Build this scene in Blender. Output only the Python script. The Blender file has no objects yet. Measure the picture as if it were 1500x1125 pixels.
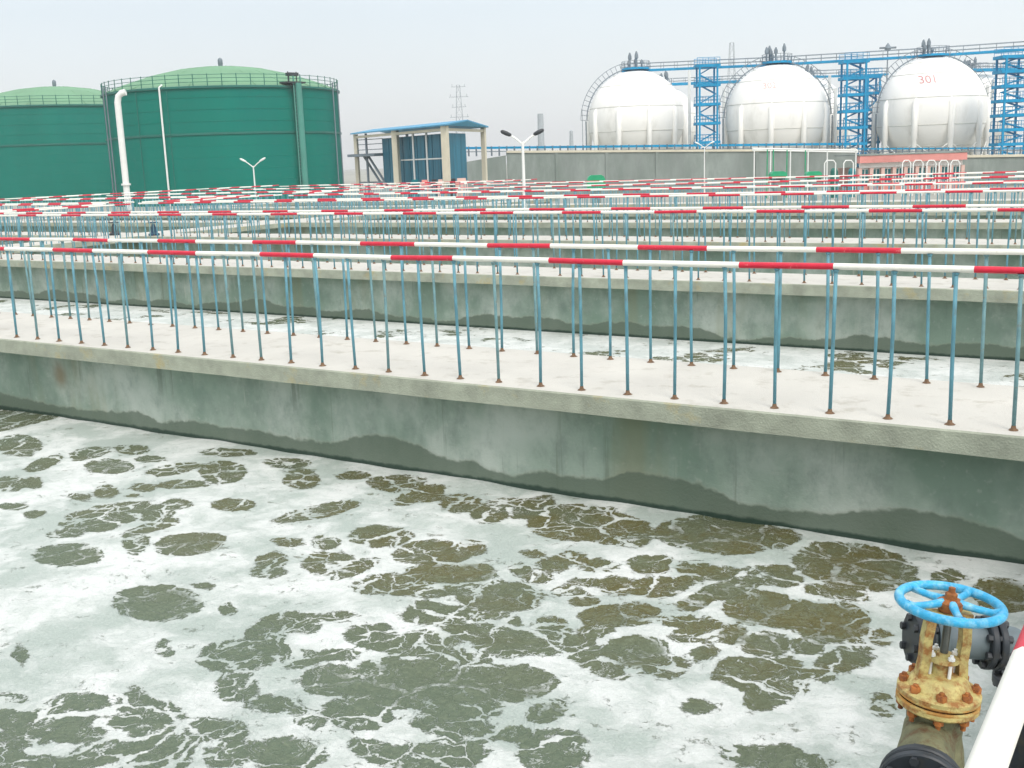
import bpy, math, random
import numpy as np
from mathutils import Vector, Matrix

random.seed(7)
PI = math.pi
sc = bpy.context.scene
col = sc.collection

# ---------------------------------------------------------------- camera
F, YAW, PIT, ROL, H = 1600.0, 0.5762, 0.2004, -0.0352, 1.8445   # focal in px of the 1500 px wide photo
_cy, _sy = math.cos(YAW), math.sin(YAW)
FW = Vector((-_sy * math.cos(PIT), _cy * math.cos(PIT), -math.sin(PIT)))
_r = Vector((_cy, _sy, 0)); _u = _r.cross(FW)
RI = _r * math.cos(ROL) + _u * math.sin(ROL)
UP = -_r * math.sin(ROL) + _u * math.cos(ROL)
EYE = Vector((0, 0, H))
cd = bpy.data.cameras.new('camera')
cam = bpy.data.objects.new('camera', cd); col.objects.link(cam)
m = Matrix.Identity(4)
for i in range(3):
    m[i][0] = RI[i]; m[i][1] = UP[i]; m[i][2] = -FW[i]; m[i][3] = EYE[i]
cam.matrix_world = m
cd.sensor_width = 36; cd.lens = F / 1500 * 36; cd.clip_start = 0.05; cd.clip_end = 9000
sc.camera = cam

# ---------------------------------------------------------------- world, sun, exposure
SUN_EL, SUN_AZ = math.radians(52), math.radians(128)     # azimuth from +Y towards +X
w = bpy.data.worlds.new("World"); sc.world = w; w.use_nodes = True
nt = w.node_tree; nt.nodes.clear()
out = nt.nodes.new('ShaderNodeOutputWorld')
add = nt.nodes.new('ShaderNodeAddShader')
bg1 = nt.nodes.new('ShaderNodeBackground'); bg2 = nt.nodes.new('ShaderNodeBackground')
sky = nt.nodes.new('ShaderNodeTexSky'); sky.sky_type = 'NISHITA'; sky.sun_disc = False
sky.sun_elevation = SUN_EL; sky.sun_rotation = SUN_AZ; sky.dust_density = 6; sky.air_density = 1.0
nt.links.new(sky.outputs[0], bg1.inputs[0]); bg1.inputs[1].default_value = 0.05
tc = nt.nodes.new('ShaderNodeTexCoord'); sep = nt.nodes.new('ShaderNodeSeparateXYZ')
nt.links.new(tc.outputs['Generated'], sep.inputs[0])
rp = nt.nodes.new('ShaderNodeValToRGB')
nt.links.new(sep.outputs[2], rp.inputs[0])
e = rp.color_ramp.elements
e[0].position = 0.0; e[0].color = (.92, .94, .93, 1)
e[1].position = 1.0; e[1].color = (1.42, 1.44, 1.46, 1)
x_ = rp.color_ramp.elements.new(.13); x_.color = (.75, .82, .86, 1)
x_ = rp.color_ramp.elements.new(.40); x_.color = (.92, .97, 1.0, 1)
cn = nt.nodes.new('ShaderNodeTexNoise'); cn.inputs['Scale'].default_value = 1.6; cn.inputs['Detail'].default_value = 4
nt.links.new(tc.outputs['Generated'], cn.inputs['Vector'])
mp = nt.nodes.new('ShaderNodeMapRange'); mp.inputs['From Min'].default_value = .3; mp.inputs['From Max'].default_value = .7
mp.inputs['To Min'].default_value = .96; mp.inputs['To Max'].default_value = 1.05
nt.links.new(cn.outputs['Fac'], mp.inputs['Value'])
nt.links.new(rp.outputs[0], bg2.inputs[0]); dt = nt.nodes.new('ShaderNodeVectorMath'); dt.operation = 'DOT_PRODUCT'; nt.links.new(tc.outputs['Generated'], dt.inputs[0]); dt.inputs[1].default_value = (math.sin(math.radians(70)), math.cos(math.radians(70)), 0)
m2 = nt.nodes.new('ShaderNodeMapRange'); nt.links.new(dt.outputs['Value'], m2.inputs['Value'])
for k_, v_ in (('From Min', -1), ('From Max', 1), ('To Min', .90), ('To Max', 1.12)): m2.inputs[k_].default_value = v_
mm = nt.nodes.new('ShaderNodeMath'); mm.operation = 'MULTIPLY'; nt.links.new(mp.outputs[0], mm.inputs[0]); nt.links.new(m2.outputs[0], mm.inputs[1])
nt.links.new(mm.outputs[0], bg2.inputs[1])
nt.links.new(bg1.outputs[0], add.inputs[0]); nt.links.new(bg2.outputs[0], add.inputs[1])
nt.links.new(add.outputs[0], out.inputs[0])
sl = bpy.data.lights.new('sun', 'SUN'); sl.energy = 1.5; sl.angle = math.radians(18); sl.color = (1, .965, .92)
so = bpy.data.objects.new('sun', sl); col.objects.link(so)
sd = Vector((math.sin(SUN_AZ) * math.cos(SUN_EL), math.cos(SUN_AZ) * math.cos(SUN_EL), math.sin(SUN_EL)))
so.rotation_euler = sd.to_track_quat('Z', 'Y').to_euler(); so.location = (0, 0, 60)
sc.view_settings.view_transform = 'Standard'; sc.view_settings.look = 'None'
sc.view_settings.exposure = 0.0; sc.view_settings.gamma = 1.0
sc.view_settings.use_curve_mapping = False

# ---------------------------------------------------------------- helpers
def ray(px, py): return RI * ((px - 750) / F) + UP * ((562.5 - py) / F) + FW
def atd(px, py, d): return EYE + ray(px, py) * d            # point at depth d metres
def aty(px, py, Y): r = ray(px, py); return EYE + r * (Y / r.y)
def atz(px, py, z): r = ray(px, py); return EYE + r * ((z - H) / r.z)
def lin(c):
    c /= 255.0
    return c / 12.92 if c <= .04045 else ((c + .055) / 1.055) ** 2.4

def tag(o, label=None, cat=None, group=None, kind=None):
    if label: o['label'] = label
    if cat: o['category'] = cat
    if group: o['group'] = group
    if kind: o['kind'] = kind
    return o

def thing(name, label, cat, loc=(0, 0, 0), rotz=0, group=None):
    o = bpy.data.objects.new(name, None); col.objects.link(o)
    o.location = loc; o.rotation_euler = (0, 0, rotz); o.empty_display_size = .2
    return tag(o, label, cat, group)

class MB:
    """collects geometry, then links it as one mesh object"""
    def __init__(s): s.v = []; s.f = []; s.mi = []; s.sm = []
    def raw(s, vs, fs, mi=0, smooth=False):
        n = len(s.v); s.v += [tuple(p) for p in vs]
        for q in fs: s.f.append([n + i for i in q]); s.mi.append(mi); s.sm.append(smooth)
        return s
    def box(s, c, d, mi=0, rz=0):
        hx, hy, hz = d[0] / 2, d[1] / 2, d[2] / 2; cz, sz = math.cos(rz), math.sin(rz); vs = []
        for x, y, z in ((-1,-1,-1),(1,-1,-1),(1,1,-1),(-1,1,-1),(-1,-1,1),(1,-1,1),(1,1,1),(-1,1,1)):
            X, Y = x * hx, y * hy
            vs.append((c[0] + X * cz - Y * sz, c[1] + X * sz + Y * cz, c[2] + z * hz))
        return s.raw(vs, [(0,3,2,1),(4,5,6,7),(0,1,5,4),(1,2,6,5),(2,3,7,6),(3,0,4,7)], mi)
    def bar(s, a, b, wd, ht, mi=0):
        a, b = Vector(a), Vector(b); d = (b - a).normalized()
        side = d.cross(Vector((0, 0, 1)))
        side = side.normalized() if side.length > 1e-4 else Vector((1, 0, 0))
        up = side.cross(d).normalized(); vs = []
        for p in (a, b):
            for i, j in ((-1,-1),(1,-1),(1,1),(-1,1)): vs.append(p + side * (i * wd / 2) + up * (j * ht / 2))
        return s.raw(vs, [(0,1,2,3),(7,6,5,4),(0,4,5,1),(1,5,6,2),(2,6,7,3),(3,7,4,0)], mi)
    def tube(s, pts, r, n=8, mi=0, cap=True, closed=False, mis=None):
        pts = [Vector(p) for p in pts]; k = len(pts)
        rs = r if isinstance(r, (list, tuple)) else [r] * k
        vs = []; prev = None
        for i, p in enumerate(pts):
            if closed: t = pts[(i + 1) % k] - pts[i - 1]
            else: t = pts[min(i + 1, k - 1)] - pts[max(i - 1, 0)]
            t.normalize()
            if prev is None:
                a = Vector((0, 0, 1)) if abs(t.z) < .9 else Vector((1, 0, 0))
                u = t.cross(a).normalized()
            else:
                u = (prev - t * prev.dot(t)).normalized()
            prev = u; q = t.cross(u)
            for j in range(n):
                an = 2 * PI * j / n
                vs.append(p + (u * math.cos(an) + q * math.sin(an)) * rs[i])
        base = len(s.v); s.v += [tuple(p) for p in vs]
        for i in range(k if closed else k - 1):
            i2 = (i + 1) % k
            for j in range(n):
                j2 = (j + 1) % n
                s.f.append([base + i * n + j, base + i * n + j2, base + i2 * n + j2, base + i2 * n + j])
                s.mi.append(mis[i] if mis else mi); s.sm.append(True)
        if cap and not closed:
            s.f.append([base + j for j in reversed(range(n))]); s.mi.append(mis[0] if mis else mi); s.sm.append(False)
            s.f.append([base + (k - 1) * n + j for j in range(n)]); s.mi.append(mis[-1] if mis else mi); s.sm.append(False)
        return s
    def lathe(s, prof, n=32, c=(0, 0, 0), mi=0, mis=None, M=None, smooth=True):
        base = len(s.v)
        for r, z in prof:
            for j in range(n):
                a = 2 * PI * j / n; p = Vector((r * math.cos(a), r * math.sin(a), z))
                if M: p = M @ p
                s.v.append((p.x + c[0], p.y + c[1], p.z + c[2]))
        for i in range(len(prof) - 1):
            for j in range(n):
                j2 = (j + 1) % n
                s.f.append([base + i * n + j, base + i * n + j2, base + (i + 1) * n + j2, base + (i + 1) * n + j])
                s.mi.append(mis[i] if mis else mi); s.sm.append(smooth)
        return s
    def disc(s, c, r, n=16, mi=0, up=True):
        vs = [(c[0] + r * math.cos(2*PI*j/n), c[1] + r * math.sin(2*PI*j/n), c[2]) for j in range(n)]
        return s.raw(vs, [tuple(range(n)) if up else tuple(reversed(range(n)))], mi)
    def cyl(s, a, b, r, n=12, mi=0): return s.tube([a, b], r, n, mi)
    def build(s, name, mats, parent=None, label=None, kind=None, xf=None):
        me = bpy.data.meshes.new(name)
        vs = [tuple(xf @ Vector(p)) for p in s.v] if xf else s.v
        me.from_pydata(vs, [], s.f)
        if not isinstance(mats, (list, tuple)): mats = [mats]
        for q in mats: me.materials.append(q)
        me.polygons.foreach_set('material_index', s.mi); me.polygons.foreach_set('use_smooth', s.sm)
        me.update()
        try: me.set_sharp_from_angle(angle=math.radians(38))
        except Exception: pass
        return link(name, me, parent, label, kind)

def link(name, me, parent=None, label=None, kind=None):
    o = bpy.data.objects.new(name, me); col.objects.link(o)
    if parent: o.parent = parent
    if label: o['label'] = label
    if kind: o['kind'] = kind
    return o

def copy_tree(o, parent=None):
    kids = [c for c in o.children]
    c = o.copy(); col.objects.link(c)
    if parent is not None: c.parent = parent
    for k in kids: copy_tree(k, c)
    return c

# ---------------------------------------------------------------- materials
def N(nt, t, **kw):
    n = nt.nodes.new(t)
    for k, v in kw.items(): setattr(n, k, v)
    return n

def newmat(name):
    m = bpy.data.materials.new(name); m.use_nodes = True
    nt = m.node_tree; b = nt.nodes['Principled BSDF']
    return m, nt, b

def mat(name, c, rough=.6, metal=0.0, var=.12, scale=3.0, bump=0.0, bscale=60, spec=.5, c2=None, cut=(.45, .62), c2scale=8, stretch=None):
    """painted / cast surface: base colour with soft uneven wear, optional second colour in patches (rust, dirt)"""
    m, nt, b = newmat(name)
    g = N(nt, 'ShaderNodeTexCoord')
    vec = g.outputs['Object']
    if stretch:
        mpn = N(nt, 'ShaderNodeMapping'); mpn.inputs['Scale'].default_value = stretch
        nt.links.new(vec, mpn.inputs[0]); vec = mpn.outputs[0]
    n1 = N(nt, 'ShaderNodeTexNoise'); n1.inputs['Scale'].default_value = scale; n1.inputs['Detail'].default_value = 6; n1.inputs['Roughness'].default_value = .62
    nt.links.new(vec, n1.inputs['Vector'])
    mr = N(nt, 'ShaderNodeMapRange'); mr.inputs['From Min'].default_value = .3; mr.inputs['From Max'].default_value = .7
    mr.inputs['To Min'].default_value = 1 - var; mr.inputs['To Max'].default_value = 1 + var
    nt.links.new(n1.outputs['Fac'], mr.inputs['Value'])
    mx = N(nt, 'ShaderNodeVectorMath', operation='SCALE'); mx.inputs[0].default_value = c
    nt.links.new(mr.outputs[0], mx.inputs['Scale'])
    src = mx.outputs[0]
    if c2:
        n2 = N(nt, 'ShaderNodeTexNoise'); n2.inputs['Scale'].default_value = c2scale; n2.inputs['Detail'].default_value = 8; n2.inputs['Roughness'].default_value = .7
        nt.links.new(vec, n2.inputs['Vector'])
        r2 = N(nt, 'ShaderNodeMapRange'); r2.inputs['From Min'].default_value = cut[0]; r2.inputs['From Max'].default_value = cut[1]
        nt.links.new(n2.outputs['Fac'], r2.inputs['Value'])
        mc = N(nt, 'ShaderNodeMix', data_type='RGBA'); nt.links.new(r2.outputs[0], mc.inputs['Factor'])
        nt.links.new(src, mc.inputs['A']); mc.inputs['B'].default_value = (*c2, 1); src = mc.outputs['Result']
    nt.links.new(src, b.inputs['Base Color'])
    b.inputs['Roughness'].default_value = rough; b.inputs['Metallic'].default_value = metal
    b.inputs['Specular IOR Level'].default_value = spec
    if bump:
        nb = N(nt, 'ShaderNodeTexNoise'); nb.inputs['Scale'].default_value = bscale; nb.inputs['Detail'].default_value = 5
        nt.links.new(g.outputs['Object'], nb.inputs['Vector'])
        bp = N(nt, 'ShaderNodeBump'); bp.inputs['Strength'].default_value = bump; bp.inputs['Distance'].default_value = .01
        nt.links.new(nb.outputs['Fac'], bp.inputs['Height']); nt.links.new(bp.outputs[0], b.inputs['Normal'])
    return m

M_red = mat('red_paint', (.58, .012, .04), .38, var=.12, scale=14, c2=(.70, .30, .28), cut=(.60, .75), c2scale=22)
M_white = mat('white_paint', (.80, .79, .72), .38, var=.06, scale=9, c2=(.46, .42, .30), cut=(.60, .82), c2scale=16)
M_post = mat('blue_paint', (.10, .27, .335), .55, var=.35, scale=5, c2=(.09, .12, .11), cut=(.52, .72), c2scale=9, stretch=(1, 1, .5))
M_post2 = mat('faded_blue_paint', (.14, .27, .29), .6, var=.35, scale=6, c2=(.16, .12, .07), cut=(.56, .70), c2scale=12)
M_rust = mat('rusty_iron', (.15, .09, .05), .85, var=.4, scale=20)
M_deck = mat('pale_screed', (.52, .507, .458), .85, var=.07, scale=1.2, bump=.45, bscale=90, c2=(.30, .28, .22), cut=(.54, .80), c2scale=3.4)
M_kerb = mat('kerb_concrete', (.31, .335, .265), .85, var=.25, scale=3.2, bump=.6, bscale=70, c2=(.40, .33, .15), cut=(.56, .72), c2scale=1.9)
M_ground = mat('packed_ground', (.30, .30, .26), .95, var=.2, scale=.02)
M_bluesteel = mat('blue_steel', (.003, .27, .50), .6, var=.2, scale=.6, spec=.12)
M_greysteel = mat('grey_steel', (.16, .20, .23), .6, var=.2, scale=.6)
M_dark = mat('dark_iron', (.03, .035, .04), .5, var=.3, scale=8)
M_whitesteel = mat('white_steel', (.76, .77, .74), .5, var=.06, scale=.8)
M_cream = mat('cream_render', (.60, .56, .44), .8, var=.1, scale=.7)
M_pink = mat('pink_render', (.66, .27, .24), .85, var=.14, scale=.5)
M_palepink = mat('pale_pink_render', (.64, .44, .38), .85, var=.12, scale=.6)
M_bluepanel = mat('blue_cladding', (.012, .135, .20), .5, var=.28, scale=.8, stretch=(3, 3, .3))
M_roofblue = mat('blue_roof_sheet', (.07, .29, .46), .6, var=.1, scale=.5)
M_green = mat('green_paint', (.01, .33, .15), .5, var=.15, scale=2)
M_glass = mat('teal_glass', (.005, .17, .19), .12, var=.3, scale=.8)
M_greywall = mat('grey_concrete', (.25, .285, .265), .9, var=.22, scale=.35, bump=.3, bscale=5, c2=(.18, .22, .195), cut=(.42, .66), c2scale=.5, stretch=(1, 1, .35))
M_tank = mat('green_enamel', (.0003, .172, .130), .65, var=.10, scale=.16, c2=(.001, .150, .125), cut=(.5, .75), c2scale=.10, stretch=(1, 1, .2), spec=.06)
M_tankroof = mat('pale_green_roof', (.14, .295, .17), .8, var=.12, scale=.2)
M_tankband = mat('dark_green_band', (.004, .13, .10), .5, var=.15, scale=.5)
M_sphere = mat('white_tank_paint', (.88, .87, .83), .5, var=.03, scale=.22, c2=(.62, .61, .56), cut=(.55, .85), c2scale=.3, stretch=(1, 1, .4))
M_seam = mat('seam_paint', (.60, .60, .55), .6, var=.1, scale=1)
M_redletter = mat('red_lettering', (.56, .26, .26), .6)
M_pylon = mat('weathered_steel', (.36, .40, .42), .7, var=.2)

# wall of the basins: mottled damp concrete, with a wet tide mark whose height is stored on the mesh
def wall_material():
    m, nt, b = newmat('basin_concrete')
    L = nt.links.new
    g = N(nt, 'ShaderNodeNewGeometry'); sp = N(nt, 'ShaderNodeSeparateXYZ'); L(g.outputs['Position'], sp.inputs[0])
    at = N(nt, 'ShaderNodeAttribute', attribute_name='wetline'); ar = N(nt, 'ShaderNodeAttribute', attribute_name='rust')
    def noise(sc_, det=6, ro=.6, stretch=None):
        n = N(nt, 'ShaderNodeTexNoise'); n.inputs['Scale'].default_value = sc_; n.inputs['Detail'].default_value = det; n.inputs['Roughness'].default_value = ro
        if stretch:
            mpn = N(nt, 'ShaderNodeMapping'); mpn.inputs['Scale'].default_value = stretch; L(g.outputs['Position'], mpn.inputs[0]); L(mpn.outputs[0], n.inputs['Vector'])
        else: L(g.outputs['Position'], n.inputs['Vector'])
        return n.outputs['Fac']
    def mr(v, a, b_, c, d, sm=False):
        n = N(nt, 'ShaderNodeMapRange'); n.interpolation_type = 'SMOOTHSTEP' if sm else 'LINEAR'
        n.inputs['From Min'].default_value = a; n.inputs['From Max'].default_value = b_; n.inputs['To Min'].default_value = c; n.inputs['To Max'].default_value = d
        L(v, n.inputs['Value']); return n.outputs[0]
    def math_(op, a, b_):
        n = N(nt, 'ShaderNodeMath', operation=op)
        for i, q in enumerate((a, b_)):
            if isinstance(q, (int, float)): n.inputs[i].default_value = q
            else: L(q, n.inputs[i])
        return n.outputs[0]
    def mixc(f, a, b_):
        n = N(nt, 'ShaderNodeMix', data_type='RGBA'); L(f, n.inputs['Factor'])
        for k, q in (('A', a), ('B', b_)):
            if isinstance(q, tuple): n.inputs[k].default_value = (*q, 1)
            else: L(q, n.inputs[k])
        return n.outputs['Result']
    blot = mr(noise(.85, 5, .6, (1, 1, .8)), .38, .64, 0, 1, True)
    c = mixc(blot, (.20, .28, .22), (.43, .485, .43))
    c = mixc(mr(noise(.45, 3, .6), .50, .62, 0, .55, True), c, (.18, .27, .205))
    c = mixc(mr(noise(4, 7, .72, (1, 1, .7)), .42, .72, 0, .55, True), c, (.16, .215, .18))
    c = mixc(mr(noise(14, 5, .7), .55, .75, 0, .4, True), c, (.42, .45, .40))
    drip = math_('MULTIPLY', mr(noise(1, 5, .75, (7, 7, .22)), .56, .66, 0, .55, True), mr(noise(.9, 3), .45, .6, 0, 1, True))
    c = mixc(drip, c, (.13, .165, .125))
    c = mixc(math_('MULTIPLY', mr(noise(1, 4, .7, (5, 5, .3)), .62, .70, 0, .5, True), mr(noise(.6, 3), .5, .6, 0, 1, True)), c, (.50, .50, .42))
    c = mixc(mr(noise(1.1, 4, .6, (1, 1, .15)), .56, .70, 0, .45, True), c, (.24, .235, .13))
    wet = math_('SUBTRACT', at.outputs['Fac'], sp.outputs[2])
    wet = math_('ADD', wet, mr(noise(7, 5, .6), .3, .7, -.022, .022))
    wetf = mr(wet, -.012, .018, 0, 1, True)
    edge = mr(wet, -.03, 0, 0, .22, True)
    c = mixc(edge, c, (.30, .29, .22))
    c = mixc(math_('MULTIPLY', wetf, .82), c, (.085, .122, .086))
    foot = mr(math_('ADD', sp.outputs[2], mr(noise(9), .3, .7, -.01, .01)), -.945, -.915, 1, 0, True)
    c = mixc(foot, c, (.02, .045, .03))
    c = mixc(ar.outputs['Fac'], c, (.22, .14, .06))
    L(c, b.inputs['Base Color'])
    L(mr(wetf, 0, 1, .85, .45), b.inputs['Roughness'])
    bp = N(nt, 'ShaderNodeBump'); bp.inputs['Strength'].default_value = .5; bp.inputs['Distance'].default_value = .01
    L(noise(40, 6), bp.inputs['Height']); L(bp.outputs[0], b.inputs['Normal'])
    return m
M_wall = wall_material()

# sludge water under foam: where foam opens is stored as 'open' (metres, signed), detail is procedural
def water_material(name, use_attr):
    m, nt, b = newmat(name)
    L = nt.links.new
    g = N(nt, 'ShaderNodeNewGeometry')
    flat = N(nt, 'ShaderNodeVectorMath', operation='MULTIPLY'); flat.inputs[1].default_value = (1, 1, 0); L(g.outputs['Position'], flat.inputs[0])
    P = flat.outputs[0]
    def noise(v, s, det=5, ro=.6, out='Fac'):
        n = N(nt, 'ShaderNodeTexNoise'); n.inputs['Scale'].default_value = s; n.inputs['Detail'].default_value = det; n.inputs['Roughness'].default_value = ro
        L(v, n.inputs['Vector']); return n.outputs[out]
    def mr(v, a, b_, c, d, sm=True):
        n = N(nt, 'ShaderNodeMapRange'); n.interpolation_type = 'SMOOTHSTEP' if sm else 'LINEAR'
        for k, q in (('From Min', a), ('From Max', b_), ('To Min', c), ('To Max', d)): n.inputs[k].default_value = q
        L(v, n.inputs['Value']); return n.outputs[0]
    def ma(op, a, b_=0.0):
        n = N(nt, 'ShaderNodeMath', operation=op)
        for i, q in enumerate((a, b_)):
            if isinstance(q, (int, float)): n.inputs[i].default_value = q
            else: L(q, n.inputs[i])
        return n.outputs[0]
    def mixc(f, a, b_):
        n = N(nt, 'ShaderNodeMix', data_type='RGBA')
        if isinstance(f, (int, float)): n.inputs['Factor'].default_value = f
        else: L(f, n.inputs['Factor'])
        for k, q in (('A', a), ('B', b_)):
            if isinstance(q, tuple): n.inputs[k].default_value = (*q, 1)
            else: L(q, n.inputs[k])
        return n.outputs['Result']
    # warped coordinates
    wn = N(nt, 'ShaderNodeVectorMath', operation='SUBTRACT'); L(noise(P, 2.9, 5, .62, 'Color'), wn.inputs[0]); wn.inputs[1].default_value = (.5, .5, .5)
    ws = N(nt, 'ShaderNodeVectorMath', operation='SCALE'); L(wn.outputs[0], ws.inputs[0]); ws.inputs['Scale'].default_value = .42
    wa = N(nt, 'ShaderNodeVectorMath', operation='ADD'); L(P, wa.inputs[0]); L(ws.outputs[0], wa.inputs[1])
    Wp = wa.outputs[0]
    def vor(v, s, rnd=1.0):
        n = N(nt, 'ShaderNodeTexVoronoi', feature='DISTANCE_TO_EDGE', voronoi_dimensions='2D'); n.inputs['Scale'].default_value = s; n.inputs['Randomness'].default_value = rnd
        L(v, n.inputs['Vector']); return n.outputs['Distance']
    n9 = noise(Wp, 7.5, 6, .68); n30 = noise(P, 34, 4, .7); n3 = noise(P, 3.2, 3)
    if use_attr:
        at = N(nt, 'ShaderNodeAttribute', attribute_name='open'); base = at.outputs['Fac']
    else:
        base = mr(noise(Wp, .9, 3, .6), .47, .62, -1.2, .6, False)
    calm = N(nt, 'ShaderNodeAttribute', attribute_name='calm').outputs['Fac']      # pools without foam threads
    D = ma('ADD', base, ma('MULTIPLY', mr(n9, .28, .72, -.62, .56, False), ma('SUBTRACT', 1.0, ma('MULTIPLY', calm, .15))))
    D = ma('ADD', D, mr(n30, .3, .7, -.14, .14, False))
    hole = mr(D, -.07, .13, 0, 1)
    # isolated specks in the foam sheet
    sp1 = mr(ma('ADD', noise(Wp, 10, 5, .75), mr(n3, .35, .65, -.08, .07, False)), .622, .68, 0, .65)
    hole = ma('MAXIMUM', hole, sp1)
    # filaments and flecks of foam inside the openings
    def ridge(v, sc_, det, wid, soft):
        r0 = ma('ABSOLUTE', ma('SUBTRACT', noise(v, sc_, det, .55), .5))
        return ma('SUBTRACT', 1.0, mr(ma('SUBTRACT', r0, wid), 0, soft, 0, 1))
    cells = ma('SUBTRACT', 1.0, mr(ma('SUBTRACT', vor(Wp, 2.3), mr(noise(P, 3.7, 3), .38, .62, -.012, .052, False)), 0, .022, 0, 1))
    cellb = ma('SUBTRACT', 1.0, mr(ma('SUBTRACT', vor(Wp, 5.4), mr(noise(P, 2.1, 3), .46, .62, -.03, .06, False)), 0, .03, 0, 1))
    lace = ridge(Wp, 4.6, 3, mr(noise(P, 2.9, 3), .46, .64, -.014, .012, False), .008)
    lace2 = ridge(Wp, 15, 3, mr(noise(P, 6.5, 3), .42, .64, -.03, .022, False), .012)
    fleck = mr(ma('ADD', noise(Wp, 38, 4, .75), mr(noise(P, 4, 2), .3, .7, -.05, .06, False)), .58, .72, 0, .5)
    keep = ma('MULTIPLY', ma('SUBTRACT', 1.0, ma('MULTIPLY', cells, .92)), ma('SUBTRACT', 1.0, ma('MULTIPLY', lace, .85)))
    keep = ma('MULTIPLY', keep, ma('SUBTRACT', 1.0, ma('MULTIPLY', lace2, .5)))
    keep = ma('MULTIPLY', keep, ma('SUBTRACT', 1.0, ma('MULTIPLY', cellb, .85)))
    keep = ma('MULTIPLY', keep, ma('SUBTRACT', 1.0, fleck))
    keep = ma('MAXIMUM', keep, ma('MULTIPLY', calm, mr(noise(Wp, 6.5, 6, .75), .44, .60, .95, .15)))
    hole = ma('MULTIPLY', hole, keep)
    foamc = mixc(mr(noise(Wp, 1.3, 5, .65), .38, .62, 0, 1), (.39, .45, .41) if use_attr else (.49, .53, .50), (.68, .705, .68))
    foamc = mixc(mr(noise(Wp, 9, 6, .75), .48, .70, 0, .5), foamc, (.37, .43, .39))
    foamc = mixc(mr(noise(P, 60, 3, .7), .45, .7, 0, .3), foamc, (.63, .665, .635))
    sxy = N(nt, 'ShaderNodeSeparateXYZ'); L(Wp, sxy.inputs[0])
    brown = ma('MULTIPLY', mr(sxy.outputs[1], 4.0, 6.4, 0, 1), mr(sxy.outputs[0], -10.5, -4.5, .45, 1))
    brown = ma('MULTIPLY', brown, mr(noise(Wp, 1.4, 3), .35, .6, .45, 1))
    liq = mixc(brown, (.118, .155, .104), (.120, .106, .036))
    liq = mixc(mr(noise(Wp, 30, 5, .7), .42, .70, 0, .6), liq, (.20, .235, .155))
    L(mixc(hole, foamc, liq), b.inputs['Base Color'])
    L(mr(hole, 0, 1, .75, .22, False), b.inputs['Roughness'])
    b.inputs['IOR'].default_value = 1.33
    h = ma('ADD', ma('MULTIPLY', ma('SUBTRACT', 1.0, hole), .9), ma('MULTIPLY', noise(Wp, 28, 6, .75), 1.1))
    h = ma('ADD', h, ma('MULTIPLY', noise(Wp, 6, 4, .6), 1.3))
    bp = N(nt, 'ShaderNodeBump'); bp.inputs['Strength'].default_value = .75; bp.inputs['Distance'].default_value = .02
    L(h, bp.inputs['Height']); L(bp.outputs[0], b.inputs['Normal'])
    return m
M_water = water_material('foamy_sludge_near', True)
M_water2 = water_material('foamy_sludge', False)

# ---------------------------------------------------------------- layout of the basins
ZW = -.967                      # water level, walkway tops are z = 0
KH = .161                       # slab thickness
WK = [(7.479, 9.111), (15.25, 16.60), (22.35, 23.75), (28.9, 30.2), (34.6, 35.9), (40.4, 41.7), (46.4, 47.7)]   # walkways along X (y from, to)
CRX = [(-.35, 1.30), (-29.70, -28.10), (-47.2, -45.7)]                                                     # walkways along Y (x from, to)
GROUND = -1.8
ORD = ['first', 'second', 'third', 'fourth', 'fifth', 'sixth', 'last']

# ground
tag(MB().raw([(-1750, -1750, GROUND), (1750, -1750, GROUND), (1750, 1750, GROUND), (-1750, 1750, GROUND)], [(0, 1, 2, 3)]).build('ground', M_ground), kind='structure')

def slab_mesh(x0, x1, y0, y1):
    """walkway slab with a slightly uneven, chamfered edge"""
    b = MB(); long_x = (x1 - x0) > (y1 - y0)
    L_ = (x1 - x0) if long_x else (y1 - y0); n = max(2, int(L_ / .6)); c = .012
    prof = [(0, -KH), (0, -c), (c, 0), (1, 0), (1.0, -c), (1.0, -KH)]
    vs = []; W = (y1 - y0) if long_x else (x1 - x0)
    rr = random.Random(int(abs(x0 * 7 + y0 * 13)) + 3)
    for i in range(n + 1):
        t = i / n * L_; j0 = rr.uniform(-.004, .004) if 0 < i < n else 0; j1 = rr.uniform(-.004, .004) if 0 < i < n else 0; jz = rr.uniform(-.003, .003)
        sec = [(j0, -KH + jz), (j0, -c), (j0 + c, 0), (W - c + j1, 0), (W + j1, -c), (W + j1, -KH + jz)]
        for a, z in sec:
            vs.append((x0 + t, y0 + a, z) if long_x else (x1 - a, y0 + t, z))
    fs = []; mi = []
    for i in range(n):
        for k in range(6):
            k2 = (k + 1) % 6
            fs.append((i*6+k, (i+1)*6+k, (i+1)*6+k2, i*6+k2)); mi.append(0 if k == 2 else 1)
    fs.append(tuple(range(6))); mi.append(1); fs.append(tuple(n*6+k for k in reversed(range(6)))); mi.append(1)
    b.v = vs; b.f = [list(reversed(f)) for f in fs]; b.mi = mi; b.sm = [False] * len(fs)
    return b

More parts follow.
